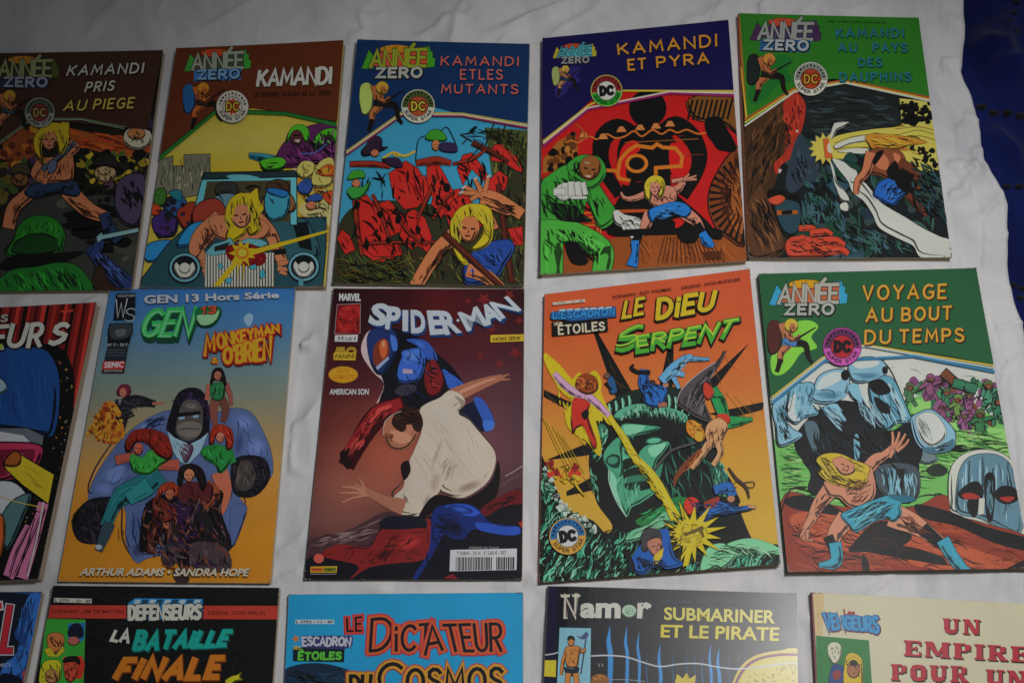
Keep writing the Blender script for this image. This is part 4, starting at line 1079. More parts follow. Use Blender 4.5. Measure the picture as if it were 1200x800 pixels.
# crouching figure, plain
SK = '9a5a3c'
A.B('6c3a22', '570,320 600,290 680,280 740,320 750,420 700,440 640,410 580,390', 2); A.L(SK, '590,320,50 570,390,40 535,430,32 525,480,22', 2.5); A.B(SK, '600,330 640,310 670,340 660,380 620,370'); A.B(SK, '690,310 720,320 740,380 715,380'); A.L('5a2c1a', '730,360,50 790,400,44 800,460,24', 2); A.L('5a2c1a', '760,500,30 800,540,30 835,585,14', 2)
A.B('1c4f96', '600,490 640,430 720,420 770,450 730,500 690,540 640,520', 2); A.H([K, '0e2a58', '3c78c0'], '610,490 650,435 760,450 690,530', 40, 44, 7, 120, 40, 14); A.B(K, '700,380 770,400 790,470 740,480 700,440'); A.B(K, '600,340 620,300 650,300 610,360'); A.B(K, '660,390 700,340 720,400 690,430')
A.B('9a6a20', '565,240 590,222 680,225 780,240 840,260 760,275 700,290 640,285 600,290 580,270', 1.5); A.H([K, 'c89a30', '8a3c14', 'c0a838'], '570,235 700,225 840,255 700,285 600,285', 70, 70, 5, 6, 12, 15); A.H([K, '24404a', '16302a'], '760,300 930,420 940,640 780,560', 90, 50, 10, 50, 40, 16)
A.H([K, '2c5248', '34505c', '16302a'], '290,420 460,520 480,620 600,640 760,720 800,770 500,760 430,640 280,640', 160, 60, 10, 55, 40, 17)
A.fr(850, 0, 2.5)
header(A, '236218', '34,38 570,56 598,286 510,280 400,250 320,234 230,240 60,372', [('8e3c1c', 5, '56,354 200,262 350,238 596,290'), ('a09030', 4, '56,362 200,267 350,242 596,295'), ('a8a89c', 5, '56,372 202,272 350,246 598,300')])
A.P('8a4a1c', '36,40 41,40 64,352 58,356'); A.P('a88c2c', '44,200 47,200 64,345 59,349')
A.fr(860, 10, 5)
masthead(A, (130, 188), (470, 194), '9a3a24', '9aa096', '3c2444', '3a2c4c', 'a4b0b4', ('8f5030', '15201c', '1c1c14', 'a06c28'), '145a20', '1c4a70')
badge(A, 449, 420, 98, 'a0a096', '6c6f66', 'a6a696', '8c3018', ('100c08', 'b48a24'), '10120c')
title(A, [('KAMANDI', '600,178 990,176', '598,130 988,132'), ('AU', '612,260 715,260', '610,214 713,214'), ('PAYS', '815,262 1010,264', '812,216 1006,218'), ('DES', '732,348 862,348', '730,304 858,302'), ('DAUPHINS', '622,434 1035,434', '620,388 1030,388')],
      [('10341c', 15, 3, 4), ('144c34', 13, 2, 2), ('1c5f74', 7, -1, -1)], .42, .3)
title(A, [('UNE AVENTURE COMPLETE', '545,90 885,100', '546,82 886,92')], [('143c12', 2.4, 0, 0)], .5, .2, name='subtitle')
A.finish()
# ---- 6: red striped cover at the left, ...EURS
A = Cover([(-118, 366), (114, 355), (46, 679), (-210, 690)], .0075, 132, '3a0e0c', 'thick comic with red curtain stripes and a big blue dome, lettered EURS', (0.0012, 0.0003))
A.fr(0, 330, 2.162); A.ground('101012')
A.P('5e1412', '-300,50 260,50 200,330 -300,100')
for i in range(34):
    x = -250 + i * 15.5 + (i % 3) * 2
    A.P(['120a0a', '7a1c18', '3a0c0c', '9a2a22'][i % 4], [(x, 50), (x + 7 + i % 3 * 2, 50), (x - 40, 320), (x - 48, 320)])
A.P('9a2c22', '155,74 188,72 186,78 154,80')
A.B(K, '-150,170 60,160 150,165 185,220 190,300 175,400 150,560 90,740 -50,760 -250,700'); A.blobs(['7c6a30', '8a5a28', '54504c', '6a3028'], '150,190 190,260 170,420 130,560 60,720 20,700 120,480 150,330', 46, 2.6, 3)
A.B('163a70', '-160,240 -60,180 60,168 120,178 148,230 152,300 140,380 110,392 0,376 -160,380', 4)
A.H(['1a427c', '13346a'], '-50,180 130,180 140,380 0,376', 40, 80, 5, 80, 10, 5)
A.B('6c8088', '-40,255 0,246 18,270 0,284 -40,290', 2)
A.P('4a5058', '-60,374 0,372 70,372 112,392 108,416 60,410 -40,418', 3); A.P('8a8c90', '-60,390 0,380 60,390 80,410 -40,418')
A.B('8c2440', '-60,420 60,410 106,420 104,450 80,490 30,500 -60,510', 4); A.B('5c1024', '-60,435 60,425 90,432 60,480 -60,495', 0)
A.H(['140c10', 'a8405a'], '-20,430 90,430 60,490 -20,490', 22, 30, 4, 20, 60, 6)
A.P('9c8c1c', '10,462 30,440 42,432 70,450 138,490 124,562 60,515 20,478', 3); A.B('7a4014', '12,460 36,432 52,440 50,462 30,468', 3)
A.H(['b8a62e', '7a6a14'], '60,460 130,490 120,550 60,500', 12, 50, 4, 35, 10, 7)
A.B('92989c', '-40,520 30,508 70,545 60,580 20,600 -40,610', 4); A.B('3c5a5c', '30,560 80,540 60,600 20,680 0,620', 3); A.B('a85020', '-30,590 10,600 8,680 -20,720', 3)
for p in ('110,570,26 90,640,30 60,740,34', '100,590,14 70,660,16 30,745,20', '70,620,10 40,680,14 20,740,16'): A.L('9a5878', p, 3)
A.S('a8a0a0', 4, '112,560 98,640 72,745'); A.S(K, 3, '90,600 70,670 46,745'); A.S('8a7a2a', 2.5, '0,545 50,560 120,575')
A.part('series_logo'); A.fr(0, 340, 5)
for t, b, tp, w in (('E', '-40,338 18,340', '-10,218 52,214', 24), ('U', '48,330 126,332', '80,206 168,202', 26), ('R', '168,336 236,330', '196,206 262,200', 26), ('S', '292,325 376,300', '338,208 412,202', 28), ('G', '-150,330 -80,336', '-120,230 -50,226', 22)):
    A.T_(t, b, tp, [('0c0808', w + 12, 3, 3), ('8f9088', w, 0, 0)], .3)
A.T_('LES', '-90,188 44,186', '-80,150 52,150', [('0c0808', 16, 2, 2), ('86887c', 9, 0, 0)], .3)
A.P('6c8a24', '-20,330 18,316 20,344 -20,352')
A.finish()

# ---- 7: blue to orange cover
A = Cover([(129.4, 338.9), (346.5, 338), (317.6, 683.5), (68, 681)], .0034, 138, '3a5a78', 'comic shading from blue sky to orange, two author names along its bottom', (0.0006, 0.0003))
A.fr(60, 325, 2.162); A.ground('44607c')
A.grad([(20, '2a5c94'), (120, '3a6488'), (230, '566c70'), (330, '6e6c58'), (430, '8a6e42'), (560, 'a87228'), (680, 'b0741c'), (790, 'a8701e')], -40, 700, 4)
A.B('7c98ac', '488,105 500,92 512,98 508,118 498,124', 0)
# big blue coat mass with a dark head, plain
A.fr(60, 420, 4)
A.B('44547a', '175,660 210,545 320,390 430,295 560,243 740,262 840,234 935,252 1000,355 1036,460 1028,560 915,590 880,640 915,700 900,770 840,880 700,900 470,930 400,956 352,860 345,700 250,655', 2, '141a30')
for q in ((300, 540, 90, 60, -50, '5c70a0'), (250, 610, 60, 40, 0, '55679a'), (440, 330, 90, 36, -35, '5a6ea0'), (380, 460, 60, 30, -50, '2c3860'), (500, 300, 40, 26, -30, '52649a'), (500, 470, 50, 60, 10, '2a3458'), (900, 300, 60, 44, 20, '5a6c9e'), (960, 420, 56, 60, 30, '5c6ea0'), (880, 400, 26, 70, 10, '2c3860'), (960, 520, 50, 26, 20, '323e68'), (410, 780, 50, 90, 20, '3c4a74'), (400, 900, 30, 40, 0, '2c3658'), (870, 740, 24, 60, -20, '55679a')):
    A.soft('44547a', q[5], *q[:5])
A.H(['34426a', '2c3860'], '220,600 330,420 560,260 540,400 300,650', 26, 90, 4, 130, 20, 3, .35); A.H(['34426a', '2c3860'], '850,250 1000,370 1030,540 880,590', 22, 80, 4, 70, 20, 4, .35)
A.H(['2a3456', '1c2442'], '350,700 470,680 460,920 400,950', 16, 90, 6, 85, 15, 5); A.H(['222c4c', '161c34'], '430,300 560,250 540,300 380,420', 16, 90, 8, 145, 12, 6)
A.B('43527a', '845,700 915,690 905,760 850,885', 1.5)
A.B('14121a', '540,330 560,250 590,170 640,138 700,146 735,200 745,300 730,370 650,400 570,370', 0); A.H(['241a34', '0b0a0e', '2c2440'], '560,200 640,140 740,200 740,330 700,260 600,230', 70, 40, 8, 80, 30, 7)
A.B('45403e', '600,250 620,205 660,192 700,215 712,270 705,340 670,382 620,382 585,340', 0); A.soft('45403e', '6c6460', 655, 225, 36, 18); A.H(['2c2828'], '600,220 700,215 705,340 660,375 600,350', 14, 30, 4, 5, 20, 8); A.P('121014', '590,258 700,246 704,262 592,276'); A.P('6c88a0', '596,276 628,272 626,284 602,288'); A.P('6c88a0', '664,268 690,264 692,276 668,280')
A.B('5f5854', '596,310 650,296 702,308 700,350 650,372 600,352', 0); A.S('1c181a', 4, '600,334 650,328 700,332')
A.P('6f8a98', '545,340 580,372 650,402 700,378 738,346 700,440 640,500 600,480 570,430', 2); A.B('4a2c3c', '610,410 650,400 668,420 650,470 630,490 612,450', 1)
A.H(['8aa2ac', '4c6470'], '550,360 600,480 650,470 730,360 650,410', 20, 40, 6, 60, 40, 9)
for rg, n_, sd_ in (('100,760 170,665 290,650 300,700 262,835 205,870 125,850', 110, 10), ('845,500 900,455 1000,470 1028,560 960,645 860,635', 110, 11)):
    A.B('141318', rg, 0); A.H(['0c0b0e', '26202c', '332c34', '1c1820'], rg, n_, 50, 8, 60, 50, sd_)
A.H('0e0d11', '90,740 130,690 150,860 100,800', 30, 50, 6, 110, 25, 12); A.B('3a3432', '880,500 930,480 960,560 920,620 870,600'); A.H(['1c1818', '544a46'], '880,500 930,480 960,560 920,620 870,600', 24, 40, 6, 85, 20, 13)
# the group round it: small plain people
A.L('1a1a1e', '330,220,60 400,200,56 480,212,30', 1); A.L('1a1a1e', '340,240,70 330,300,50 325,350,30', 1); A.L('8a5040', '480,212,14 530,208,6'); A.B('5c1c2c', '310,150 330,124 365,126 375,160 355,180 315,175', 1); A.E('8f5646', 338, 160, 16, 22); A.L('7a7a80', '325,190,16 320,215,8')
A.H(['0c0c0e', '30303a'], '300,190 480,195 400,260 330,340', 40, 50, 6, 20, 40, 14)
A.B('a0601c', '165,365 200,300 250,210 290,205 320,240 300,280 340,310 330,370 260,400 235,370 200,350'); A.blobs(['b8781c', '8a3c14', 'c09030', '6c2c12'], '170,365 250,210 320,240 340,380 260,400', 70, 14, 15); A.H(['4c1c0c', 'c89a30'], '170,360 250,220 330,370 250,400', 40, 50, 5, 120, 40, 16)
def person(hair, sk, top, hx, hy, r_, torso, legs, arms, hp, sd):
    for c, w, p in legs: A.L(c, p, w)
    for c, w, p in arms: A.L(c, p, w)
    A.B(top, torso, 1.5); A.H([tuple(int(v * .5) for v in hexc(top)), tuple(min(255, int(v * 1.25)) for v in hexc(top))], torso, 18, 30, 6, 80, 30, sd)
    A.B(hair, hp, 1.2); A.H([tuple(int(v * .45) for v in hexc(hair)), tuple(min(255, int(v * 1.4)) for v in hexc(hair))], hp, 34, 40, 5, 75, 25, sd + 1)
    A.E(sk, hx, hy, r_ * .8, r_, 0, 1); A.face(hx, hy, r_)
person('1a1216', '8c5444', '1f5c34', 783, 84, 22, '745,130 780,115 815,125 808,190 760,195', [('6a3c34', 1, '770,200,44 762,250,36 770,310,26'), ('5a342c', 1, '805,200,40 820,240,34 810,290,26')], [('8c4c3c', 1, '742,130,22 730,190,18'), ('7a4038', 1, '822,125,24 840,170,20 845,215,14')], '752,90 765,52 800,48 818,90 822,130 805,110 765,105 755,125', 20)
person('7c2414', '965e48', '1d6a2e', 795, 372, 24, '705,430 760,405 830,420 850,470 800,540 770,500 720,470', [('96523c', 1, '800,560,80 815,620,64 800,690,54 780,740,40'), ('8c4a38', 1, '760,640,56 740,680,40')], [('1f6a30', 1, '830,430,44 850,480,34')], '748,400 755,330 800,310 850,340 855,410 830,430 820,370 775,360 765,400', 22)
person('6a1c14', '9a4a38', '2a7a2e', 412, 425, 27, '375,450 430,465 470,430 560,465 520,500 460,545 385,525', [('1c5c62', 2, '490,560,90 420,610,110 340,640,90 295,700,60 265,770,54'), ('236c70', 2, '440,610,80 380,650,60')], [('8f4436', 1.5, '385,460,36 320,475,44'), ('8f4436', 1.5, '520,500,44 585,500,50')], '350,420 375,350 450,330 540,360 572,440 555,475 500,455 450,400 400,395 375,440', 24)
A.L('2a3c44', '270,790,54 250,840,50 230,890,36', 1); A.E('7c868a', 226, 885, 16, 12)
A.B('120f12', '440,700 520,640 620,640 800,620 800,720 850,890 740,920 640,980 600,970 560,890 500,870 420,900', 0)
person('1b1214', '9a6446', '4a1c20', 650, 550, 30, '600,600 700,580 760,600 740,680 620,690', [('2a1638', 1.5, '640,700,90 620,800,80 600,880,70'), ('1e1a1c', 1.5, '720,720,90 760,820,80 790,880,90'), ('2a2428', 1, '580,890,90 560,930,70')], [('7a3c26', 1.5, '740,600,50 770,640,50 730,690,40')], '600,560 610,510 660,495 710,520 730,580 715,620 690,560 630,540 615,600', 26)
person('7a2c18', '8a5036', '5a2018', 560, 640, 26, '490,650 560,680 590,700 570,760 510,770 480,720', [('3a1814', 1.5, '510,760,70 480,830,56 475,900,44'), ('2a1a1a', 1, '560,780,60 590,840,50')], [('8a5038', 1, '540,730,30 540,790,30')], '500,640 520,595 570,580 600,610 590,650 560,615 520,640 505,690', 28)
A.B('33292e', '520,940 560,880 640,870 600,920 560,985', 0); A.B('2b2326', '640,980 575,1000 600,1055 650,1045', 0); A.B('3a3034', '650,880 730,860 830,900 845,990 740,1000 670,980', 0)
A.H(['0c0a0c', '4a3c40', '2a1c3a', '5a2c1c', '6c4030', '1c1420'], '440,680 800,640 850,980 740,1000 640,1040 580,1000 520,980 430,890', 230, 50, 9, 65, 50, 30)
A.S('5a4418', 3, '320,800 322,850'); A.S('5a4418', 3, '330,805 345,812 335,850')
A.part('publisher_box')
A.fr(110, 330, 5)
A.P('10141a', '136,75 250,72 245,225 120,232'); A.P('101418', '95,250 235,248 215,365 85,365'); A.P('1c242c', '90,365 210,365 182,540 50,540')
A.F_('WILDSTORM', '142,97 244,95', '143,82 245,80', [('8f8f8f', 0, 0, 0)])
A.T_('W', '130,215 190,215', '136,112 200,108', [('9a9ea0', 7, 0, 0)]); A.T_('S', '185,238 240,238', '195,165 250,160', [('8a9094', 5, 0, 0)])
A.B('2c3438', '100,262 150,252 225,262 218,330 150,352 95,335', 4); A.B('4a5254', '130,290 190,286 185,320 140,325')
A.F_('N° 7 - 35 F', '84,384 200,382', '86,368 202,366', [('8f9294', .01, 0, 0)])
for yy in (402, 418, 434): A.P('3a4248', [(84, yy), (190, yy), (189, yy + 6), (82, yy + 6)])
A.P('b82020', '60,472 186,470 178,535 54,537'); A.P('16181c', '58,518 180,516 178,534 54,536')
A.F_('SEMIC', '66,508 176,506', '70,476 182,474', [('b8b8b8', .03, 0, 0)]); A.F_('EDITIONS', '66,532 170,531', '67,521 171,520', [('9c9c9c', 0, 0, 0)])
A.part('title_lettering')
ser = [('16304c', .04, 2, 3), ('b4bcc4', .035, 0, 0)]
A.F_('GEN 13 Hors Série', '302,134 1088,102', '302,88 1084,68', ser)
for t, b, tp in (('G', '278,318 366,318', '334,176 420,174'), ('E', '396,318 456,318', '448,174 508,172'), ('N', '482,316 560,316', '528,170 606,168')):
    A.T_(t, b, tp, [('103c28', 40, 8, 26), ('103c28', 40, 4, 14), ('143c24', 40, 2, 6), ('2a9048', 32, 0, 0), ('68a87c', 9, -2, 8)], .4)
A.B('145a30', '612,165 740,160 745,215 700,265 640,270 605,235', 3); A.B('7aa87c', '612,205 700,200 738,175 725,225 680,258 630,258', 0)
A.T_('13', '632,196 715,190', '640,158 722,152', [('2a1010', 17, 1, 2), ('a8442c', 11, 0, 0)], .3)
mo = [('681414', 34, 6, 6), ('9c2a18', 26, 0, 0), ('c49a24', 15, 0, 0)]
A.T_('M', '656,440 710,410', '664,325 716,315', mo, .3); A.T_('ONKEYMAN', '735,400 1088,300', '728,318 1084,262', mo, .3, .24)
A.T_('&', '700,482 728,482', '700,458 728,456', [('9c2a18', 16, 0, 0), ('c49a24', 8, 0, 0)]); A.T_("O'BRIEN", '770,485 1038,462', '768,405 1042,330', [('681414', 36, 6, 6), ('9c2a18', 30, 0, 0), ('c49a24', 19, 0, 0)], .3, .24)
A.part('author_names'); A.fr(60, 325, 2.162)
A.F_('ARTHUR ADAMS • SANDRA HOPE', '76,756 500,758', '84,738 506,740', [('54340c', .03, 1.5, 1.5), ('b0aa98', .03, 0, 0)])
A.finish()

# ---- 8: dark red cover
A = Cover([(391, 338), (614.6, 339), (612, 679), (356.6, 679)], .0032, 146, '2c1014', 'dark red painted comic with a man in a white shirt, barcode at lower right', (0.0005, 0.0002))
A.fr(345, 325, 2.162); A.ground('3a181c')
A.wash(['310c0f 25090c 330c0f 481014 370f14 290a0f', '3f0f12 2c0d14 310f14 4f1315 411318 2c0f15', '4d1315 371217 371217 481820 481b22 3a1820', '411215 44191f 4d2125 4f272d 4f2c33 44272e', '3f181d 602a23 76392e 683835 563339 493039', '482423 763c31 904835 764238 5c383b 4f333b', '5b3331 7f4a3c 844839 6a3e38 523338 442a30', '5e3939 6e423b 5b3631 44292d 372125 311c22', '3f2428 3f2428 331b1f 291217 220f14 1e0b11', '180c0f 180c0f 180b0f 14090e 12070c 11070c'], 0, 610, 10, 790)
for i, (x, y, r) in enumerate(((480, 55, 20), (545, 45, 15), (500, 130, 14), (560, 190, 18), (470, 200, 11), (520, 220, 13), (570, 110, 12), (440, 60, 10))):
    A.P('641a1c', [(x + r * (1 if j % 2 else .42) * math.cos(j * math.pi / 5 - .3), y + r * (1 if j % 2 else .42) * math.sin(j * math.pi / 5 - .3)) for j in range(10)])
# armoured shape, plain blue and red plates
A.fr(350, 380, 4)
pass
A.B('b4a0a4', '295,95 320,40 350,30 330,110 370,220 420,270 390,340 365,370 400,280 350,225 300,150', 0)
A.B('0e0f18', '340,40 450,20 560,60 640,130 720,200 780,300 700,330 640,380 580,400 470,390 380,370 400,290 380,230 340,180')
A.B('1a2c5c', '322,60 350,22 430,20 462,60 462,115 430,190 385,238 345,200 325,130', 1.5); A.B('6c2c1c', '352,110 385,70 415,75 425,130 400,180 355,190', 0); A.B('b4562c', '378,100 400,72 415,90 412,140 392,160', 0); A.B('d89a6c', '388,84 402,78 406,100 396,110')
A.B('3c64ae', '430,50 458,70 462,118 440,120'); A.P('7c86a0', '362,200 420,150 424,162 370,215')
A.B('2f55a4', '468,200 500,130 545,112 585,122 592,190 560,262 470,268', 2); A.B('4674c0', '500,140 545,120 575,130 560,170 500,180'); A.P('8a7a8c', '488,208 535,212 532,232 488,230'); A.B('2a4c98', '505,72 590,75 640,130 648,170 605,165 570,110', 0)
A.B('30303c', '450,320 480,285 545,285 550,310 500,335'); A.B('6a161a', '600,190 635,165 672,230 675,300 640,335 600,325 590,250', 1.5); A.H([K, '8c2a28'], '600,190 650,180 670,300 610,320', 22, 60, 8, 15, 20, 5)
A.B('2a4f9c', '675,210 740,250 780,290 745,312 700,305 690,260', 1); A.B('0f1630', '740,420 800,370 860,360 910,430 880,500 800,480'); A.B('2a4c98', '820,350 860,350 905,420 916,480 880,500 858,440', 1); A.B('3a68b8', '865,455 915,455 912,490 875,500')
A.soft('2f55a4', '5b88d0', 530, 150, 50, 26, 20); A.soft('2a4c98', '4068b8', 570, 95, 30, 14, 30); A.H([K, '16204a'], '420,120 600,60 780,300 600,390 420,340', 30, 60, 6, 60, 50, 33)
A.L('34090e', '470,380,80 370,430,100 290,540,90 235,640,80'); A.L('7e1a1c', '465,378,56 375,410,60 320,470,50 280,530,56 230,600,44', 0); A.L('a83a34', '430,385,18 370,410,22 320,480,14', 0); A.B('a43c38', '250,560 280,530 310,545 290,580 255,590'); A.B('1a0a0e', '195,600 240,580 250,640 235,680 205,650'); A.H([K, '4a0e12', '94302c'], '340,400 460,370 300,560 220,660 200,620', 50, 60, 8, 125, 25, 34)
# man in a white shirt
A.L('8a5844', '740,330,70 830,290,56 910,262,40 950,250,26', 0); A.L('8a5844', '940,255,14 985,235,6'); A.L('8a5844', '930,262,14 990,258,6'); A.L('a87460', '760,318,16 850,278,14 920,255,8')
A.B('ab9f90', '568,405 600,372 660,345 705,312 755,325 782,370 738,412 800,450 860,520 918,595 920,665 880,745 775,812 690,795 655,770 620,865 545,905 475,890 445,815 490,765 502,700 530,620 580,490', 1)
for q in ((680, 420, 80, 60, 30, 'c8bfb2'), (800, 560, 90, 60, 50, 'c6bcae'), (620, 480, 44, 50, 0, 'b8ac9e'), (850, 650, 50, 50, 40, 'bcb0a2'), (700, 560, 120, 14, 60, '90857a'), (650, 600, 110, 16, 110, '857a6c'), (800, 760, 90, 30, -20, '7a6c5e'), (640, 740, 36, 70, 15, '8a7d70'), (560, 740, 46, 70, 20, 'beb3a6'), (540, 850, 50, 36, 10, 'b2a698'), (600, 830, 22, 50, 25, '80746a'), (700, 345, 40, 20, -20, 'c8bfb2')):
    A.soft('ab9f90', q[5], *q[:5])
A.B('7a6e62', '730,335 770,355 782,372 745,410 760,375', 0)
A.H(['9a8e80', '95897a', 'bdb2a5'], '580,420 740,400 900,600 890,720 760,790 680,760 600,860 480,870 540,620', 40, 120, 5, 60, 14, 35, .12)
A.H(['7c6f62', '6c6056'], '640,700 720,600 760,640 700,780', 10, 80, 4, 120, 15, 36); A.H(['6c6056', 'd0c6b8'], '450,810 500,770 540,890 470,885', 14, 50, 7, 70, 20, 38)
A.S('d0c4b8', 5, '498,760 505,700 530,620', True)
A.B('8f5a44', '398,500 410,455 450,425 500,440 560,490 552,530 520,572 480,590 440,585 415,560', 1); A.B('b07a60', '430,500 500,505 530,540 480,560 440,540'); A.B('2a1812', '436,455 470,400 530,386 572,420 584,470 566,505 545,498 520,470 490,505 455,490', 0); A.B('9a6450', '505,475 530,472 535,500 515,510'); A.H(['160c0a', '3e2418'], '440,450 480,398 570,410 575,490 500,450', 40, 40, 6, 15, 30, 39); A.S('d8c0b4', 3, '398,520 404,460 440,425 480,408'); A.H(['5a2c20', '7a4434'], '400,500 450,520 440,580 410,550', 14, 26, 6, 60, 40, 40)
A.L('8a5a46', '470,850,76 400,825,46 330,790,34 270,760,26', 0)
for p in ('300,780,16 250,765,12 205,762,7', '310,790,16 250,790,12 190,790,6', '320,800,14 260,812,10 205,835,6', '310,770,13 295,740,10 285,725,5'): A.L('94644e', p, 0)
A.B('1a1012', '480,660 515,640 525,690 495,730'); A.B('150d10', '640,800 780,820 900,740 935,640 945,720 920,820 840,880 700,850 600,900 560,905')
# dark cloth heap at the foot
A.B('40292e', '50,1010 220,970 400,880 480,900 420,960 330,1030 60,1080 50,1060'); A.H(['7c6662', '2a1c1e', '5c4644'], '50,1000 250,970 400,890 420,940 300,1020 50,1050', 40, 110, 5, -18, 10, 41)
A.S('8a7a78', 4, '970,712 1010,690 1050,665'); A.S('5a4a4a', 4, '950,760 1000,725 1050,700')
A.B('10101a', '380,960 420,900 600,905 700,850 860,880 1060,780 1060,1220 20,1220 40,1100 200,1070 330,1040'); A.B('701a1a', '110,1085 190,1030 330,1045 390,960 500,960 610,910 640,1000 590,1100 450,1120 330,1140 240,1195 280,1130', 0)
A.B('141422', '400,910 570,900 590,950 400,960'); A.soft('701a1a', 'a02c28', 520, 1020, 70, 44, -20); A.soft('701a1a', '3c0c0e', 400, 1080, 60, 30, -20); A.H([K, '4a0e10'], '120,1080 390,970 620,930 590,1100 330,1130', 40, 60, 5, -25, 40, 42)
A.B('152664', '630,880 700,845 790,842 860,880 900,930 1030,950 1035,985 950,990 830,960 760,1000 690,980 640,1060 560,1190 540,1180 610,1060', 0); A.B('22449a', '830,930 900,935 960,950 1030,950 1030,985 950,985 850,965'); A.B('2748a4', '690,850 790,846 850,885 800,900 720,870'); A.soft('152664', '0a0f28', 720, 950, 80, 50, 30); A.soft('152664', '2a4ea8', 760, 868, 60, 18, 10); A.H([K, '0d1230'], '600,880 880,880 800,1060 560,1190', 24, 80, 7, 50, 40, 43)
A.B('5a1216', '860,860 1000,780 1060,790 1050,840 950,860 880,900'); A.H([K], '860,860 1050,780 1050,850 900,890', 20, 60, 6, 150, 20, 44); A.P('8c2420', '1030,930 1058,920 1056,970'); A.P('701a20', '680,1190 720,1170 750,1195')
A.part('corner_box'); A.fr(370, 330, 4.615)
A.P('6a1014', '118,128 242,122 240,280 104,282', 2, '8a8a8a'); A.B('8c1a1a', '135,150 230,130 235,200 190,270 120,260', 0); A.H(['3a0a0c', 'a83028'], '115,130 240,128 238,278 108,278', 26, 50, 6, 50, 40, 13)
A.P('a8a8a8', '105,292 230,288 226,328 104,326'); A.P('6c1418', '104,284 232,280 230,289 105,292')
A.F_('33', '118,318 148,317', '119,300 149,299', [('16161a', .02, 0, 0)]); A.F_('5,60 €', '160,320 220,319', '161,302 221,301', [('16161a', .01, 0, 0)]); A.P('16161a', '152,294 154,294 154,324 152,324')
A.T_('50', '112,398 212,396', '116,364 216,362', [('a8882a', 15, 0, 0), ('4c3410', 4, 0, 0)], .2, .2); A.P('a88a24', '98,388 220,384 216,428 98,426'); A.F_('PANINI', '108,420 208,416', '108,396 210,392', [('40300c', .02, 0, 0)])
A.E('b88a1c', 150, 505, 80, 45, 0, 0); A.E('a85a1a', 150, 505, 74, 40); A.E('b88a1c', 150, 505, 71, 37); A.F_('SAGA', '118,496 184,494', '119,474 185,472', [('9c5a14', .02, 0, 0)]); A.F_('COMPLÈTE', '96,530 206,526', '97,508 207,504', [('9c5a14', .02, 0, 0)])
A.P('a88c24', '946,292 1131,288 1131,326 946,332')
A.F_('HORS SÉRIE', '962,324 1106,318', '962,306 1106,300', [('14100c', .02, 0, 0)])
A.part('publisher_badge')
A.F_('MARVEL', '128,104 243,106', '130,68 245,70', [('b8b8b8', .05, 0, 0)])
A.part('subtitle'); A.F_('AMERICAN SON', '76,612 286,612', '78,582 288,582', [('b0b0b0', .025, 0, 0)])
A.part('title_lettering'); sp = [('1a3462', .06, 8, 12), ('1a3462', .06, 4, 6), ('b8c2ca', .046, 0, 0)]
big = lambda t, b, tp: A.F_(t, b, tp, sp if t not in 'MN' else [(c, o * .45, x, y) for c, o, x, y in sp])
big('S', '292,226 372,240', '318,122 392,130'); big('P', '382,252 436,262', '396,140 462,146'); A.P('1a3462', '474,168 510,170 510,284 476,282'); A.P('b8c2ca', '470,156 502,158 500,272 470,270'); big('D', '522,275 594,276', '518,160 582,162')
big('E', '626,284 690,280', '608,164 668,164'); big('R', '706,284 784,272', '664,166 742,164'); A.E('b8c2ca', 770, 213, 8)
big('M', '822,270 930,236', '770,172 870,138'); big('A', '928,236 1010,206', '880,150 960,112'); big('N', '1008,204 1110,158', '940,118 1036,84')
A.part('barcode'); A.fr(350, 600, 4)
A.P('b0b2b4', '712,178 1024,172 1022,272 708,278'); R_ = random.Random(4); x = 738
while x < 1008:
    w_ = R_.choice((2, 3, 5, 7)); yb = 276 - (x - 708) * .02
    if not (905 < x < 922): A.P('1a1a1c', [(x, 212), (x + w_, 212), (x + w_ - .8, yb), (x - .8, yb)])
    x += w_ + R_.choice((2, 3, 4))
A.F_('T 03849 - 33 H - F: 5,60 € - RD', '742,204 972,200', '742,186 972,182', [('26262a', 0, 0, 0)]); A.F_('IMPRIMÉ EN ITALIE', '800,172 940,172', '800,164 940,164', [('8a8a8a', 0, 0, 0)])
A.part('publisher_mark')
A.P('a88a1c', '58,256 182,254 180,284 56,284'); A.P('a8541c', '60,260 116,260 115,280 59,280'); A.P('5c6a1c', '120,260 178,260 176,280 119,280'); A.F_('PANINI COMICS', '64,276 172,276', '65,264 173,264', [('2c1a08', .01, 0, 0)])
A.P('8a8a8a', '56,290 178,290 178,292 56,292'); A.E('a8483c', 96, 218, 24, 22)
A.finish()

# ---- 9: orange cover LE DIEU SERPENT
A = Cover([(638.5, 345), (878, 317), (914, 662), (632, 683)], .0042, 152, '8c3c20', 'comic with an orange cover titled LE DIEU SERPENT around a big green crowned stone head', (0.0025, 0.0006))
A.fr(620, 310, 2.0516); A.ground('b4582c')
A.grad([(0, 'b84a2a'), (150, 'b85228'), (300, 'b8662c'), (420, 'b8822c'), (560, 'bc9430'), (760, 'ba9a34')], 0, 680, 4)
for p in ('150,150 162,158 262,330 215,340', '336,190 348,195 345,310 305,330', '530,190 470,270 430,320 410,300', '566,332 560,352 480,372 430,360', '35,300 140,350 150,380 35,318', '40,470 150,425 160,455 130,460', '90,545 160,505 165,540 90,556'):
    A.P(K, p)
    A.H('4a3418', p, 4, 50, 2, 60, 20, 3)
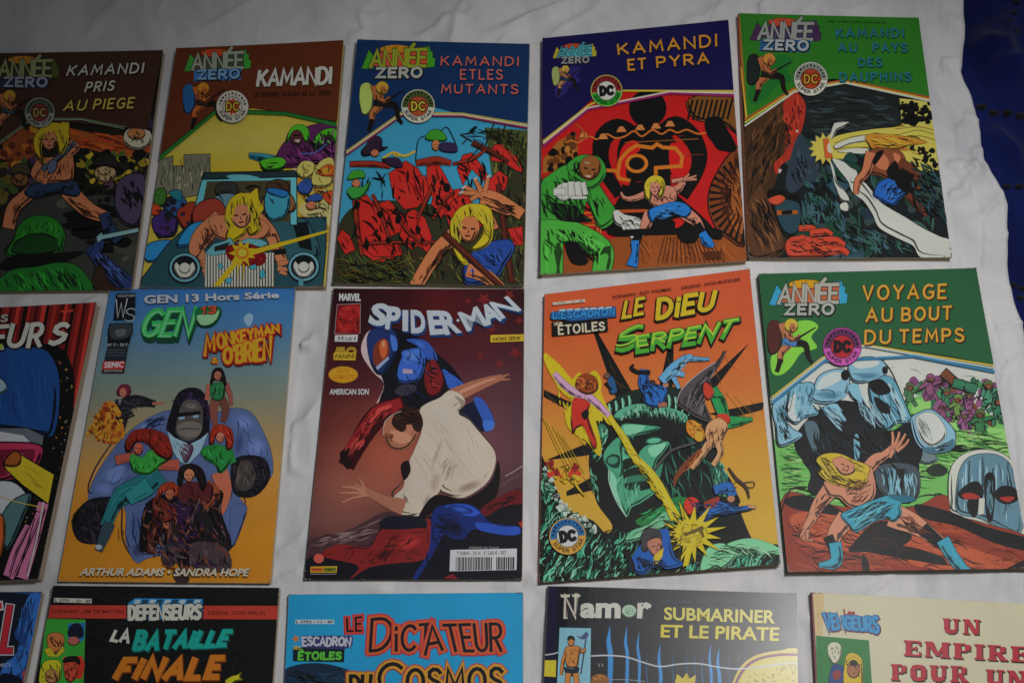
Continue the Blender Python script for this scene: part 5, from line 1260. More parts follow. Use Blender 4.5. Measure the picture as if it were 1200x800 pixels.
# green crowned head, plain stone face
A.fr(630, 400, 4)
A.B('0e1712', '240,560 255,430 320,300 420,240 560,215 670,235 770,330 830,430 850,560 920,680 950,800 1010,940 1060,960 1130,960 1140,1060 1130,1160 0,1160 0,560 50,600 110,740 160,800 260,840 320,900 350,860 280,760 250,640')
A.B('12241c', '320,300 430,235 600,215 700,240 720,330 600,290 460,295 340,340', 1)
for i in range(13):
    x = 335 + i * 31; y = 305 - 62 * math.sin((i + .6) / 13 * 3.0)
    if not 4 <= i <= 7: A.L('6aa88a', [(x, y, 9), (x + 6, y + 30, 14), (x + 2, y + 56, 7)], 2)
A.B('4a8f72', '355,360 380,325 460,295 560,300 640,320 700,350 690,390 640,360 560,350 480,335 400,365', 1); A.H(['8cc4a4', '1c4434', '2f6c50', K], '350,365 460,295 600,305 700,355 690,395 560,360 400,375', 120, 30, 6, 80, 18, 4)
A.B('2c6a52', '275,440 290,390 320,400 330,450 300,470'); A.H(['7ab498', K, '3c8468'], '250,520 280,390 330,410 320,470 270,640', 60, 34, 6, 110, 25, 5); A.H(['5ca080', K, '2c6a50'], '240,640 260,480 290,760 270,740', 26, 44, 6, 60, 30, 6)
FC = '3f8a68'
A.B(FC, '390,420 405,388 480,392 575,405 520,430 440,450 430,500 410,520', 1); A.B('6fb08e', '405,395 500,396 480,425 420,440')
A.B(FC, '308,545 325,500 380,450 392,500 400,590 385,640 355,620 325,600', 1); A.B('16342a', '318,560 345,530 385,540 380,590 345,590'); A.E('3a7c60', 352, 560, 26, 20, -10, 1)
A.B(FC, '340,600 390,640 410,600 430,650 470,700 540,690 545,715 480,760 440,780 418,822 380,760 345,690', 1); A.B('7cb898', '342,610 370,650 372,700 410,815 375,750 345,690'); A.S('a8ccb4', 5, '335,600 336,660 370,750 416,822')
A.B('4f9a78', '398,500 430,470 450,540 470,590 430,600 405,590'); A.B('12241c', '400,560 440,548 470,570 440,590 410,600'); A.B('12241c', '405,612 470,590 520,640 470,650 412,655'); A.B('2c6a50', '412,640 500,625 510,650 440,680 412,672'); A.B('12241c', '410,668 500,655 530,640 500,680 430,700')
A.B(FC, '470,540 510,490 612,472 600,510 560,560 540,610 500,600 475,570', 1); A.B('6fb08e', '520,500 600,478 580,520 540,545'); A.B('20483a', '505,478 520,455 560,450 590,470 560,485'); A.E('4f9a78', 545, 468, 34, 13, -5, 1); A.B('2f7556', '545,600 590,560 560,680 545,690')
A.H(['5fa582', '2c6a50', '184030'], '400,440 540,400 520,430 440,470 430,560 400,540', 24, 50, 5, 70, 20, 7); A.H(['5fa582', '2c6a50'], '345,620 410,620 540,700 420,810', 40, 60, 5, 100, 25, 8)
A.H(['2c6a50', '1a4234', '0a100d', '0a100d'], '580,480 700,400 820,440 850,700 700,860 560,760', 90, 90, 9, 70, 20, 9); A.B('1c4a38', '810,600 850,560 900,680 900,740 840,720'); A.H(['5a9c84', K, '2c6a58'], '810,580 860,560 930,700 900,760 830,720', 50, 40, 6, 80, 25, 10)
A.B('1c6a34', '560,790 650,730 720,760 640,860 500,870 460,840'); A.H(['2c8a4a', '0f3a1c'], '480,800 700,740 620,860 480,860', 40, 60, 8, 150, 20, 11)
# robe
RB = '10,600 60,620 110,740 250,850 320,900 340,880 430,880 520,960 640,1080 720,1000 820,960 940,960 1040,930 1130,970 1135,1160 0,1160'
A.H(['1f6a50', '2f8a68', '16503c', '4fa080', '0a120e', '0a120e'], RB, 420, 110, 12, 115, 28, 12, .3); A.H(['8cc0a0', '6cb08c'], RB, 80, 90, 6, 112, 26, 13, .3); A.H(K, RB, 150, 100, 8, 115, 30, 14, .3)
A.B('5a9a74', '410,940 440,890 520,860 600,800 640,850 560,900 480,930', 1); A.H(['8cbf96', '2c6a48', K], '420,930 600,810 640,850 480,930', 30, 70, 6, 150, 15, 15)
A.B('68a87c', '760,1080 790,980 850,950 920,970 930,1010 880,1060 860,1070 830,1060 800,1078', 1); A.B('68a87c', '880,960 960,930 1040,935 1130,975 1130,1010 1040,990 960,980', 1); A.H(['9cc8a0', K, '2f6c4a'], '770,1060 850,950 1130,970 1130,1020 930,1010 860,1070', 60, 70, 6, 20, 30, 16)
A.blobs(['a8b4a8', 'c0c8bc', '6c8478'], '20,570 60,600 110,740 250,850 320,895 290,905 200,870 90,790 30,650', 70, 10, 17)
A.H([K, '3c7a60'], '20,570 110,740 100,800 20,680', 40, 50, 6, 10, 20, 18)
# plain flying shapes
A.L('c4b01c', '35,70,26 80,130,60 150,220,80 230,230,110 240,330,130', 0); A.B('c4b01c', '150,215 190,150 225,165 270,140 300,190 300,250 350,350 370,390 330,390 290,330 250,300 280,400 300,500 285,538 230,470 180,440 140,400 130,330 160,290', 0)
A.H(['d8c840', '9a8210', 'c4b01c'], '60,100 160,180 300,170 300,500 230,500 130,400', 70, 50, 9, 70, 40, 19)
A.L('a8829c', '85,160,26 120,200,34 170,240,36 210,250,40', 1.5); A.L('a8829c', '240,260,36 290,305,30 330,345,24', 1.5); A.B('a8281c', '170,270 230,280 245,300 235,340 250,400 275,470 270,505 240,450 215,400 180,410 170,430 160,350', 2); A.B(K, '205,340 235,320 240,350 220,370'); A.B('7e3a14', '178,215 190,170 230,155 275,175 282,225 250,250 210,245', 1.5); A.H(['b8642c', '3a140a'], '180,170 280,175 275,240 190,240', 34, 30, 6, 60, 60, 20)
A.L('1a559a', '500,150,40 500,200,54 540,250,80', 2); A.L(K, '520,150,22 470,148,20 440,130,18 448,115,12'); A.B('1c5aa0', '490,250 540,215 600,220 600,270 570,310 510,300', 2); A.L('8c5a44', '575,300,24 600,300,18', 1); A.B(K, '575,190 600,175 620,190 605,215 585,215'); A.E('96604a', 600, 208, 14, 12); A.H([K, '0e2c58'], '480,160 600,220 580,300 480,290', 34, 40, 7, 60, 40, 21)
A.L('5690b4', '590,180,40 640,130,50 690,90,36', 2); A.L('5690b4', '700,85,28 760,90,18 800,90,12', 2); A.L('5690b4', '640,150,28 680,160,22', 1.5); A.L('5690b4', '640,180,24 660,220,16', 1.5); A.E('5f9abe', 710, 80, 18, 14, 0, 1.5); A.H([K, '9cc4d4'], '600,160 700,80 720,100 640,180', 26, 36, 5, 140, 25, 22)
A.B('1c4a78', '330,170 355,175 372,240 340,245', 1); A.E('6a4434', 325, 165, 14, 14, 0, 1); A.L(K, '320,200,14 345,230,10')
A.B('474042', '655,300 670,240 740,170 830,110 882,50 850,120 800,190 775,260 800,340 815,385 740,360 680,320', 2); A.H(['2c2628', '6a6064', K], '660,290 850,90 780,240 800,370 700,330', 90, 70, 6, 115, 20, 23); A.S('8a8286', 4, '652,296 672,236 742,166 832,106'); A.S('474042', 10, '540,615 600,540 640,510 740,480'); A.S(K, 3, '545,620 605,546 645,518 742,488')
A.L('1c7a40', '825,240,44 850,290,60 870,350,50', 2); A.L('1c7a40', '900,385,56 950,380,40 1000,372,16', 2); A.B('a8301c', '780,200 810,215 825,250 800,280 778,250', 1); A.B('a8301c', '840,350 890,350 900,390 850,385', 1); A.B('b4865c', '800,390 850,365 890,400 880,440 850,490 810,500 785,440', 2); A.L('b4865c', '800,490,40 760,550,28 725,595,20', 2); A.L('b4865c', '845,480,34 855,530,26 825,580,22', 2)
A.B('b4701c', '700,380 740,380 780,430 775,470 740,465 700,430', 0); A.H(['d8a830', '6c3410'], '690,370 780,400 780,470 720,460', 30, 40, 6, 40, 40, 24); A.B('c8982c', '735,440 770,430 775,470 745,475', 1); A.L('6c3418', '760,520,20 700,580,30 650,640,20 640,680,8', 0); A.H(['a85a24', K], '640,670 700,570 780,500 720,600', 20, 50, 5, 125, 15, 25); A.H([K, '7a5030'], '790,400 890,400 850,490 760,560', 26, 40, 6, 100, 40, 26)
A.S('8a6c28', 2, '880,240 980,370'); A.S('8a6c28', 2, '920,260 1000,350')
A.B('b02c1c', '690,750 730,735 760,770 720,820 690,800', 1.5); A.B('1d5698', '800,780 840,745 900,740 930,780 1000,775 1000,795 920,810 860,815 800,840 770,850 760,820', 2); A.L('1d5698', '840,700,40 890,690,50 910,720,40', 1.5); A.L(K, '860,745,26 930,760,30 930,730,14'); A.E('9c6a4c', 905, 745, 18, 16, 0, 1); A.L('a87850', '990,780,14 1020,785,10', 1); A.B('8a2c1c', '780,760 850,735 830,780 790,790'); A.H([K, '0e2c58'], '700,740 1000,780 850,830 760,840', 50, 46, 7, 10, 30, 27)
A.L('3a2e28', '895,600,8 930,650,14 975,690,14 990,740,7'); A.S('3a2e28', 4, '930,660 910,690 930,690'); A.S('3a2e28', 4, '960,670 1010,665 1010,690 980,690')
for dx in (0, 22, 48, 72, 96): A.S(['b8a030', '8a7a20'][dx % 3 == 0], 3, [(22 + dx, 350 + dx), (90 + dx, 500 + dx * .6), (150 + dx * .7, 620)], False)
A.blobs(['b03020', 'c8a824', '7a1c18', 'c8a824'], '40,570 190,590 210,640 170,680 100,650 40,620', 26, 15, 28); A.L('c8a824', '170,650,14 190,690,10 220,725,6', 1); A.H(K, '40,570 200,600 190,680 60,640', 24, 24, 4, 50, 50, 29)
A.L('c8b420', '340,365,22 400,450,30 455,545,34 520,610,34 570,680,36 610,760,40 640,820,50', 0); A.L('dccc44', '345,372,8 405,455,10 460,550,12 525,615,10 640,820,16', 0); A.H(['c8b420', '7a6810'], '350,370 400,440 640,800 600,800 440,560', 50, 40, 6, 30, 30, 30)
RR = random.Random(3)
A.P('c8b41e', [(720 + (r * 1.2) * math.cos(a), 905 + r * math.sin(a)) for r, a in [((RR.uniform(105, 160) if i % 2 else 62), i * math.pi / 15) for i in range(30)]], 1); A.P('c8b41e', '700,950 730,950 705,1055 680,1060'); A.H(['8a7614', 'dccc50', '6a5c10'], '640,840 800,840 800,970 640,970', 60, 44, 6, 60, 90, 31)
A.L('5c4c1c', '690,910,14 720,900,12 770,880,16', 1); A.L('5c4c1c', '760,880,16 775,920,10', 1)
A.B('15509c', '480,960 520,930 570,890 610,885 620,930 640,1010 680,1050 600,1070 560,1040 500,1095 430,1070 440,1020', 2); A.L(K, '410,985,26 440,1040,22 450,1080,20'); A.B('3a3638', '485,930 500,890 540,880 575,900 580,940 560,920 530,940 510,990 490,975', 2); A.B('9c6650', '515,945 560,925 582,945 580,985 550,1010 525,990', 1.5); A.face(556, 965, 34, -15); A.P('c0a828', '545,1010 590,970 585,1010 560,1050 540,1060', 1); A.H([K, '0c2c60'], '450,1000 560,1030 640,1010 600,1070 480,1080', 50, 50, 8, 60, 50, 32)
A.fr(630, 310, 4.444)
A.part('credits'); A.F_('SCENARIO : ROY THOMAS', '394,184 696,144', '392,170 694,130', [('3a1a10', .015, 0, 0)]); A.F_('DESSINS : RICH BUCKLER', '752,138 1056,96', '750,124 1054,82', [('3a1a10', .015, 0, 0)])
A.part('price_box'); A.P('a8a090', '78,206 246,188 248,202 80,220'); A.F_('L 3792 - 10 - 8F', '84,217 240,200', '83,208 239,191', [('1a1410', .01, 0, 0)])
A.part('series_logo')
A.P('1c5a96', '72,258 240,232 405,228 410,280 300,290 180,300 70,290', 2); A.P('101010', '76,306 364,292 368,356 78,380')
for i in range(7): A.P('9aa8b0', [(110 + i * 40, 244 - i * 2), (140 + i * 40, 238 - i * 2), (150 + i * 40, 246 - i * 2), (118 + i * 40, 252 - i * 2)], 1)
A.T_("L'ESCADRON", '82,290 400,272', '82,256 400,240', [('0c1824', 14, 1, 2), ('2a7ab4', 8.5, 0, 0)], .4, .3, .06)
A.T_('DES', '88,324 120,320', '88,312 120,308', [('a8a08c', 3, 0, 0)], .4, .2); A.T_('ÉTOiLES', '112,372 348,346', '110,328 346,308', [('b0a890', 9, 0, 0)], .4, .3, .05)
A.part('title_lettering')
ds = [('0e0c08', 30, 2, 3), ('c4aa20', 17, 0, 0)]
A.T_('LE', '446,282 546,266', '462,200 554,186', ds, .35, .3, .04, 1); A.T_('DiEU', '624,292 900,244', '632,196 922,156', [('0e0c08', 38, 3, 4), ('c4aa20', 24, 0, 0)], .35, .28, .03, 2)
se = [('0e0c08', 36, 3, 4), ('3c8a28', 23, 0, 0)]
A.T_('S', '412,462 500,440', '430,370 560,312', se, .35); A.T_('ERPENT', '520,462 990,392', '520,388 1040,302', se, .35, .24, .03, 3)
A.T_('S', '408,440 500,416', '430,368 560,312', [('7aa832', 9, 0, -2)], .35); A.T_('ERPENT', '520,438 1000,366', '520,386 1040,304', [('8aaa30', 9, 0, -4)], .35, .24, .03, 3)
A.fr(620, 310, 2.0516); badge(A, 93, 655, 44, 'a8823a', '1c5a8c', 'b88a34', 'a8aca8', ('101010', None), '0c1c30', tilt=-8, wcol='4c3210')
A.finish()

# ---- 10: green cover VOYAGE
A = Cover([(888.5, 322.5), (1142.5, 316.5), (1207, 667), (922.5, 671)], .0045, 152, '1c4a30', 'deep green comic titled VOYAGE AU BOUT DU TEMPS over blocks of blue stone', (0.0012, 0.0003))
A.fr(870, 300, 2.0); A.ground('a8aaa2')
A.B('5c9a4a', '70,440 130,430 380,340 440,330 600,380 660,440 680,640 90,620'); A.B('7aac5c', '400,340 480,350 560,400 640,410 640,470 500,440 420,420'); A.H(['1c4a28', K, '8ab868', '2c6a34'], '380,350 620,400 650,640 400,600 80,600 80,450', 90, 60, 5, 5, 15, 3)
A.H('5a6a58', '240,240 590,290 590,330 300,250', 10, 50, 2, 12, 10, 4)
A.blobs(['3a7a4a', '6c3c60', '6a3a20', '2c5a40', '7a4a6a', '1c3a28'], '380,300 470,280 600,300 615,400 520,410 440,350', 60, 16, 5)
for n_, (cx, cy, c1, c2, q) in enumerate(((392, 318, '3c6a44', '6a4024', 1), (440, 300, '7a4464', '6a4a34', 1.1), (478, 330, '2f6a4a', '6c4428', .9), (505, 348, '5c7a3c', '6a3c24', 1.1), (530, 338, '7a4a6c', '5c4a34', 1), (520, 385, '7a4a6c', '5c4a34', 1), (575, 318, '3c7a5a', '7a4424', 1.2), (598, 355, '2c6a4c', '7a4424', 1.2), (556, 385, '2c6a3c', '5a3a24', 1.2), (470, 362, '7a4464', '6c4428', .8))):
    w = random.Random(n_)
    A.L(c1, [(cx - 4 * q, cy + 16 * q, 9 * q), (cx - 10 * q, cy + 34 * q, 6 * q)], 1.6); A.L(c1, [(cx + 4 * q, cy + 16 * q, 9 * q), (cx + 14 * q, cy + 32 * q, 6 * q)], 1.6)
    A.L(c1, [(cx - 2, cy - 2 * q, 20 * q), (cx, cy + 18 * q, 14 * q)], 2)
    a1 = w.uniform(-24, -8) * q; a2 = w.uniform(10, 26) * q
    A.L(c1, [(cx - 8 * q, cy, 8 * q), (cx + a1, cy + 8 * q, 6 * q)], 1.6); A.L(c1, [(cx + 8 * q, cy, 8 * q), (cx + a2, cy - 4 * q, 6 * q)], 1.6); A.S('1a1414', 2.4, [(cx + a2 - 12, cy + 2), (cx + a2 + 14, cy - 8)], False)
    A.E(c2, cx, cy - 11 * q, 7 * q, 8 * q, 0, 1.6); A.B(c1 if n_ % 2 else '4a5a34', [(cx - 9 * q, cy - 12 * q), (cx - 5 * q, cy - 20 * q), (cx + 5 * q, cy - 20 * q), (cx + 9 * q, cy - 11 * q), (cx, cy - 14 * q)], 1.2)
A.L('6a3a20', '475,278,20 500,300,18', 2.5); A.L('2c6a4c', '500,300,20 540,312,20', 2.5)
A.H(K, '380,300 470,280 600,300 615,400 520,410 440,350', 46, 16, 4, 50, 70, 6)
# stone hand-like blocks: plain rounded boulders
A.fr(900, 400, 4)
HL = '40,420 700,260 1140,420 1170,760 60,760'
A.H(['5c9a4a', '86b468', '2c6a34', '7cac5c'], '50,480 180,480 200,740 60,740', 60, 90, 8, 4, 10, 3); A.H(['1c3a20', K], '60,520 180,560 200,720 60,700', 16, 60, 5, 4, 10, 4)
A.H(['5c9a4a', '8ab86c', '2f6a34', '80b060', '1c3a20'], '650,280 900,420 1140,430 1160,600 840,600 690,740 640,560', 170, 110, 8, 6, 12, 5); A.B('1e2c1e', '740,600 790,575 840,600 820,630 760,630'); A.H(K, '820,500 920,480 960,500 830,570', 14, 90, 8, 5, 8, 6)
# a heap of blue stone blocks
A.B('0d1216', '120,470 190,360 320,280 470,310 560,420 660,380 700,450 690,740 530,740 210,720 200,620 160,560', 0)
ST = '6c94a4'
A.B(ST, '375,130 400,92 470,76 530,92 556,130 545,165 500,182 430,196 388,178', 4); A.B('b4bab4', '395,110 460,84 520,98 500,120 430,130'); A.soft('6c94a4', '3c6c80', 470, 165, 70, 22, -5); A.H(['3a6474'], '385,150 540,140 500,180 420,190', 8, 44, 4, 8, 14, 7)
A.B('4f8496', '540,165 585,180 630,270 668,360 655,385 600,385 560,420 520,340 490,320 470,220 500,190', 3); A.S(K, 4, '530,85 580,150 640,290 665,350'); A.B('8fb2bc', '560,200 600,240 650,350 610,330'); A.H([K, '2a4c58', 'a0c0c8'], '500,190 580,190 660,380 560,410 490,320', 34, 70, 8, 65, 12, 8); A.B(K, '495,260 560,300 570,340 520,330'); A.B(K, '470,195 530,180 575,235 530,255 490,240'); A.E(K, 545, 138, 12, 18)
A.B(ST, '205,250 235,170 290,140 350,134 378,160 372,235 345,270 290,292 230,290 198,268', 4); A.B('aeb8b4', '225,225 260,165 330,145 340,180 280,215'); A.soft('6c94a4', '3c6c80', 290, 255, 76, 26, 0); A.H(['3a6474'], '205,240 370,220 340,270 240,288', 10, 44, 4, 20, 14, 9); A.E(K, 360, 162, 20, 24); A.S(K, 4, '250,230 300,235 310,265'); A.B('6a98a8', '375,210 410,200 440,240 470,300 455,330 420,290 385,260', 2); A.B('b0b8b4', '425,205 470,270 468,310 440,260')
A.B('5f8fa0', '85,340 110,215 150,200 205,198 215,235 195,280 235,340 170,360 125,388', 4); A.B('b4bcb8', '90,330 105,270 130,250 125,330 150,370 110,370'); A.S(K, 3, '120,235 100,330'); A.S(K, 3, '150,215 140,300'); A.H(['3a6878', '86b0bc'], '120,220 210,200 230,340 130,380', 50, 50, 7, 100, 15, 10); A.E(K, 75, 320, 24, 20, 60); A.E(K, 75, 370, 20, 16, 60)
A.B(ST, '22,305 70,262 90,255 75,350 110,410 160,440 110,478 48,490 35,400', 4); A.H(['3a6878', K], '30,300 80,280 100,420 150,440 60,485', 40, 50, 7, 60, 25, 11)
A.B('6c98a8', '260,310 320,295 345,340 365,375 310,360 280,340', 0); A.B('465c64', '170,385 220,380 240,440 220,520 190,470'); A.B('5f8fa0', '400,460 420,440 430,520 410,580'); A.H(['86aab4', '3c5c68'], '230,300 360,300 350,430 300,400', 30, 70, 8, 40, 12, 12); A.H(['55707a', '8ab0bc', K], '370,230 500,300 560,400 480,420', 46, 70, 8, 60, 15, 13)
A.B('5c6c70', '600,480 690,470 770,530 790,560 740,580 680,560 600,590', 2); A.B(K, '600,500 650,450 720,490 700,580 600,590'); A.B(ST, '668,372 705,338 765,325 830,375 872,430 866,500 800,528 740,520 690,470', 4); A.B('aeb2aa', '690,365 755,335 805,370 832,430 815,470 765,495 715,460', 2); A.H('5c6864', '685,360 740,340 770,480 710,440', 30, 90, 2.2, 65, 6, 14); A.B('3a6070', '720,500 800,495 866,460 860,505 790,530 740,522'); A.H([K, 'a0c0c8'], '740,500 860,470 850,510 770,530', 12, 50, 5, -10, 14, 15)
A.B('39464c', '510,590 690,590 692,745 540,725', 2); A.P('4c7a8a', '555,595 600,595 598,735 560,730'); A.P('0d1216', '600,600 640,600 625,735 602,735'); A.H([K, '6c98a4'], '515,595 690,595 690,740 540,720', 36, 90, 9, 88, 6, 16)
A.H([K, '0d1216', '1c2c34'], '200,380 560,420 690,600 500,700 210,640', 60, 90, 12, 60, 30, 17)
# stone dome
A.B('a3a599', '846,760 845,640 870,570 930,525 1020,512 1110,540 1165,610 1182,700 1215,830 1225,940 1000,850 860,815', 3); A.B('4f7280', '885,805 880,690 902,590 955,540 1060,535 1130,582 1150,670 1178,730 1175,905 1000,835', 3)
for i, x in enumerate((925, 940, 990, 1005, 1022, 1050, 1066, 1120)): A.L('22343e' if i % 2 else '7d9ca6', [(x, 580 - 20 * math.sin(i), 5), (x - 2, 640, 9), (x, 700, 5)], 0)
A.H(['2a4450', '86a6b0', '3c5a66'], '900,600 960,545 1060,540 1140,600 1170,880 1000,830 890,800', 40, 80, 5, 88, 8, 18); A.B(K, '888,712 930,672 975,660 1006,700 992,752 940,745 900,740'); A.B('92281a', '905,722 950,714 988,736 930,746'); A.B(K, '1058,716 1090,682 1150,690 1172,742 1120,768 1072,752'); A.B('92281a', '1080,736 1150,734 1120,758'); A.B(K, '935,745 985,755 965,830 930,790'); A.P('a3a599', '985,740 1012,738 1006,812 980,818'); A.B(K, '1010,640 1060,640 1050,830 1020,830', 0); A.H('4f7280', '1015,650 1055,650 1050,820 1020,820', 20, 70, 5, 90, 5, 19)
# red ground
A.B('7c2e1c', '60,755 190,728 300,770 500,790 690,775 790,728 840,735 860,810 1000,855 1240,950 1240,1250 80,1250', 2); A.B('a04a2a', '100,830 230,800 420,850 600,900 900,960 1180,1060 1180,1130 800,1080 500,1000 200,960'); A.H(['8c3a22', '6a2616', '943f24'], '80,780 500,800 860,830 1220,960 1220,1180 100,1180', 150, 160, 12, 14, 14, 20, .3)
A.B(K, '690,765 860,805 1010,870 1220,930 1220,985 1060,950 880,870 720,830'); A.B(K, '400,945 500,850 620,860 672,920 600,975 500,985 380,988'); A.B(K, '350,960 500,975 640,962 800,1008 830,1052 700,1032 460,990'); A.B(K, '72,745 200,728 420,840 330,820 130,790'); A.B(K, '440,1000 470,1040 470,1120 440,1070'); A.B('1c0c0a', '1060,1100 1220,1020 1220,1080 1100,1130')
A.H([K, '3a140c'], '100,800 400,850 900,960 1200,1080 1150,1160 300,1160 100,1100', 70, 120, 7, 12, 16, 21, .3)
# plain figure
SK = 'b0765a'
A.L(SK, '455,615,60 500,560,56 540,540,40 580,505,32', 2.5)
for p in ('580,510,20 585,470,16 580,430,10', '590,500,20 605,465,15 612,432,10', '600,505,18 625,470,14 640,440,9', '605,515,16 640,490,12 655,465,8', '580,520,20 570,545,12'): A.L(SK, p, 2)
A.L(SK, '300,690,84 240,760,60 205,830,44', 3); A.L(SK, '205,830,40 175,880,30 165,920,22', 2)
for p in ('170,890,16 155,915,12 170,935,8', '185,890,16 185,930,12 205,935,8'): A.L(SK, p, 2)
A.L(SK, '350,850,86 315,900,72 300,950,54', 3); A.L(SK, '610,830,110 680,860,90 750,905,66 810,950,50', 3)
A.B(SK, '260,665 300,660 400,640 470,590 490,620 500,720 440,780 375,775 330,735 290,730', 3)
A.L(K, '285,930,50 300,965,44'); A.L(K, '735,890,60 790,940,56 820,960,44'); A.L('2f8396', '315,965,56 320,1020,54 300,1045,50 245,1050,22', 2.5); A.L('2f8396', '825,950,60 860,1010,56 900,1060,50 930,1075,26', 2.5)
A.B('2d8296', '340,818 400,785 500,745 570,725 640,740 615,770 622,812 590,848 560,835 540,835 500,845 470,862 430,888 398,895 378,870', 3); A.H(['0e3c4a', K, '5cb0be'], '350,815 560,730 620,800 400,885', 70, 80, 7, 150, 16, 22)
A.B('1e5a6c', '560,730 640,725 690,745 640,760 600,750', 0)
A.B('bfa528', '225,560 262,532 330,530 400,560 470,590 462,640 445,690 400,698 350,685 300,670 262,650 235,620 250,600', 2.5); A.B(SK, '300,560 345,545 395,575 405,610 375,630 340,625 312,590', 2); A.H([K, '6a5410', 'dcc64a'], '225,550 300,535 300,600 350,640 450,640 440,690 260,650', 80, 60, 5, 40, 18, 23); A.H(['6a5410', 'dcc64a'], '330,530 470,590 460,640 400,600', 24, 50, 5, 30, 15, 24)
A.face(358, 588, 36, 20); A.H([K, '6a3420'], '300,670 490,640 480,760 360,770', 34, 50, 7, 150, 30, 26); A.H([K, '6a3420'], '560,790 700,840 800,930 700,920', 26, 60, 7, 35, 14, 27); A.H([K, '6a3420'], '200,760 300,690 280,760 210,860', 16, 40, 6, 120, 20, 28)
A.fr(870, 300, 2.0)
header(A, '1f5230', '30,40 552,28 604,262 480,238 285,208 188,236 66,332', [('a89434', 4, '68,334 192,238 285,211 604,264'), ('8a9aa0', 4, '68,340 192,243 285,214 604,270'), ('2c6a8c', 6, '68,348 192,249 400,238 604,278')])
A.fr(880, 310, 4.286)
masthead(A, (125, 205), (445, 200), 'b8860e', 'b8b6a8', '2a84a4', '9a5030', 'b4b8ac', ('9a6040', '4a2018', '3c6a9a', 'a8902c'), '6aa834')
badge(A, 455, 420, 95, '9a3c84', '5a2450', 'a84a90', '9c1c24', ('1c0c10', None), '1c0c18', wcol='3c1034')
title(A, [('VOYAGE', '560,184 972,178', '562,118 974,112'), ('AU', '576,294 700,292', '578,232 702,230'), ('BOUT', '754,290 998,284', '756,230 1000,222'), ('DU', '570,406 692,402', '572,342 694,340'), ('TEMPS', '742,400 1060,394', '744,340 1058,334')],
      [('10180c', 17, 5, 4), ('8a3c14', 15, 1, 1), ('c49a30', 10, 0, 0)], .4, .3)
A.finish()
# ---- bottom row: books run on past the lower edge of the frame
def down(tl, tr, bl800, br800, far=340):
    # continue both long edges to the full height of the book
    P0, P1 = [Vector(unproj(*p)) for p in (tl, tr)]; D0 = (Vector(unproj(*bl800)) - P0).normalized(); D1 = (Vector(unproj(*br800)) - P1).normalized()
    def px(p):
        d = Vector((p.x, p.y, -CAM_H)); z = d.dot(cF); return (600 + F_PX * d.dot(cR) / z, 400 - F_PX * d.dot(cU) / z)
    return [tl, tr, px(P1 + D1 * 0.262), px(P0 + D0 * 0.262)]

# 11
A = Cover(down((-190, 694), (50, 693), (-222, 800), (28, 800)), .0048, 122, '101c34', 'deep blue comic with one red letter L, lower left corner of the photo', (0.0008, 0))
A.fr(0, 670, 3.529); A.ground('16305c')
A.B('0e1420', '-300,90 90,90 120,130 90,200 60,260 100,330 40,420 -300,420', 0); A.B('24508c', '120,100 170,95 150,220 128,330 110,300 130,200'); A.B('24508c', '60,350 90,300 110,340 100,400 40,440 0,440 20,380')
A.H(['0c1424', '2c5a9a', '1c3c70'], '90,100 170,100 130,330 100,460 0,450 60,350', 50, 60, 6, 100, 20, 3); A.B('0c1220', '0,430 40,420 100,450 90,520 0,520'); A.H('8a2a24', '96,400 108,400 102,460 92,460', 6, 30, 4, 100, 10, 4)
A.part('title_lettering'); A.T_('L', '12,325 44,325', '42,146 62,140', [('9c9ca0', 40, 0, 0), ('14101c', 30, 0, 0), ('96202c', 25, 0, 0)], .4); A.T_('E', '-70,325 -30,325', '-40,146 0,140', [('9c9ca0', 40, 0, 0), ('96202c', 25, 0, 0)], .4)
A.F_('COMICS', '-40,394 46,390', '-40,378 48,376', [('8a90a0', .01, 0, 0)])
A.finish()

# 12
A = Cover(down((62.3, 685.6), (327.8, 688.4), (41, 800), (320, 800)), .0045, 132, '0c100e', 'comic with a black cover titled LA BATAILLE FINALE under a red band, bottom row', (0.0008, 0))
A.fr(0, 670, 3.529); A.ground('0e100f')
A.H(['141816', '0a0c0b'], '200,60 1150,70 1130,520 160,520', 60, 160, 10, 10, 30, 2)
A.P('8c2c22', '208,136 1158,140 1154,196 200,190')
A.part('price_box'); A.P('9a9a90', '224,106 380,110 379,128 223,124'); A.F_('L 3791 - 10 - 8F', '228,122 376,126', '229,110 377,114', [('141414', .02, 0, 0)])
A.part('credits'); A.F_('SCENARIO : J.M. DE MATTEIS', '212,168 512,170', '214,154 514,156', [('3c100c', .01, 0, 0)]); A.F_('DESSINS : DON PERLIN', '862,176 1096,178', '862,160 1096,162', [('3c100c', .01, 0, 0)])
A.part('corner_emblem')
A.P('2a7a28', '192,192 354,196 346,460 330,540 150,540 160,450')
A.P('1c5a8c', '282,212 352,208 348,280 300,300 280,270'); A.B('14182a', '284,262 290,226 320,212 342,232 338,268', 2); A.E('8c4a44', 305, 284, 24, 18, 0, 2)
A.B('9a5a30', '198,300 198,262 228,250 262,262 260,310 230,335 208,325', 2); A.P('a89422', '182,320 210,310 230,345 260,305 268,325 240,350 200,348', 1); A.H(K, '200,260 262,260 255,320 205,320', 10, 26, 5, 60, 50, 3)
A.P('a02c20', '262,350 340,346 352,380 340,440 300,440 262,400'); A.B('161214', '262,372 275,352 320,350 330,380 295,372', 2); A.B('9a3c28', '268,380 320,376 315,430 290,455 270,430', 2); A.H(K, '266,376 325,376 310,450 270,440', 12, 24, 6, 40, 60, 4)
A.B('b4b024', '165,420 180,375 215,362 250,372 252,420 240,450 170,470', 2); A.E('9a6444', 214, 430, 26, 30, 0, 2); A.H(['6c6a10', K], '168,380 250,370 250,460 170,460', 22, 34, 5, 50, 30, 5)
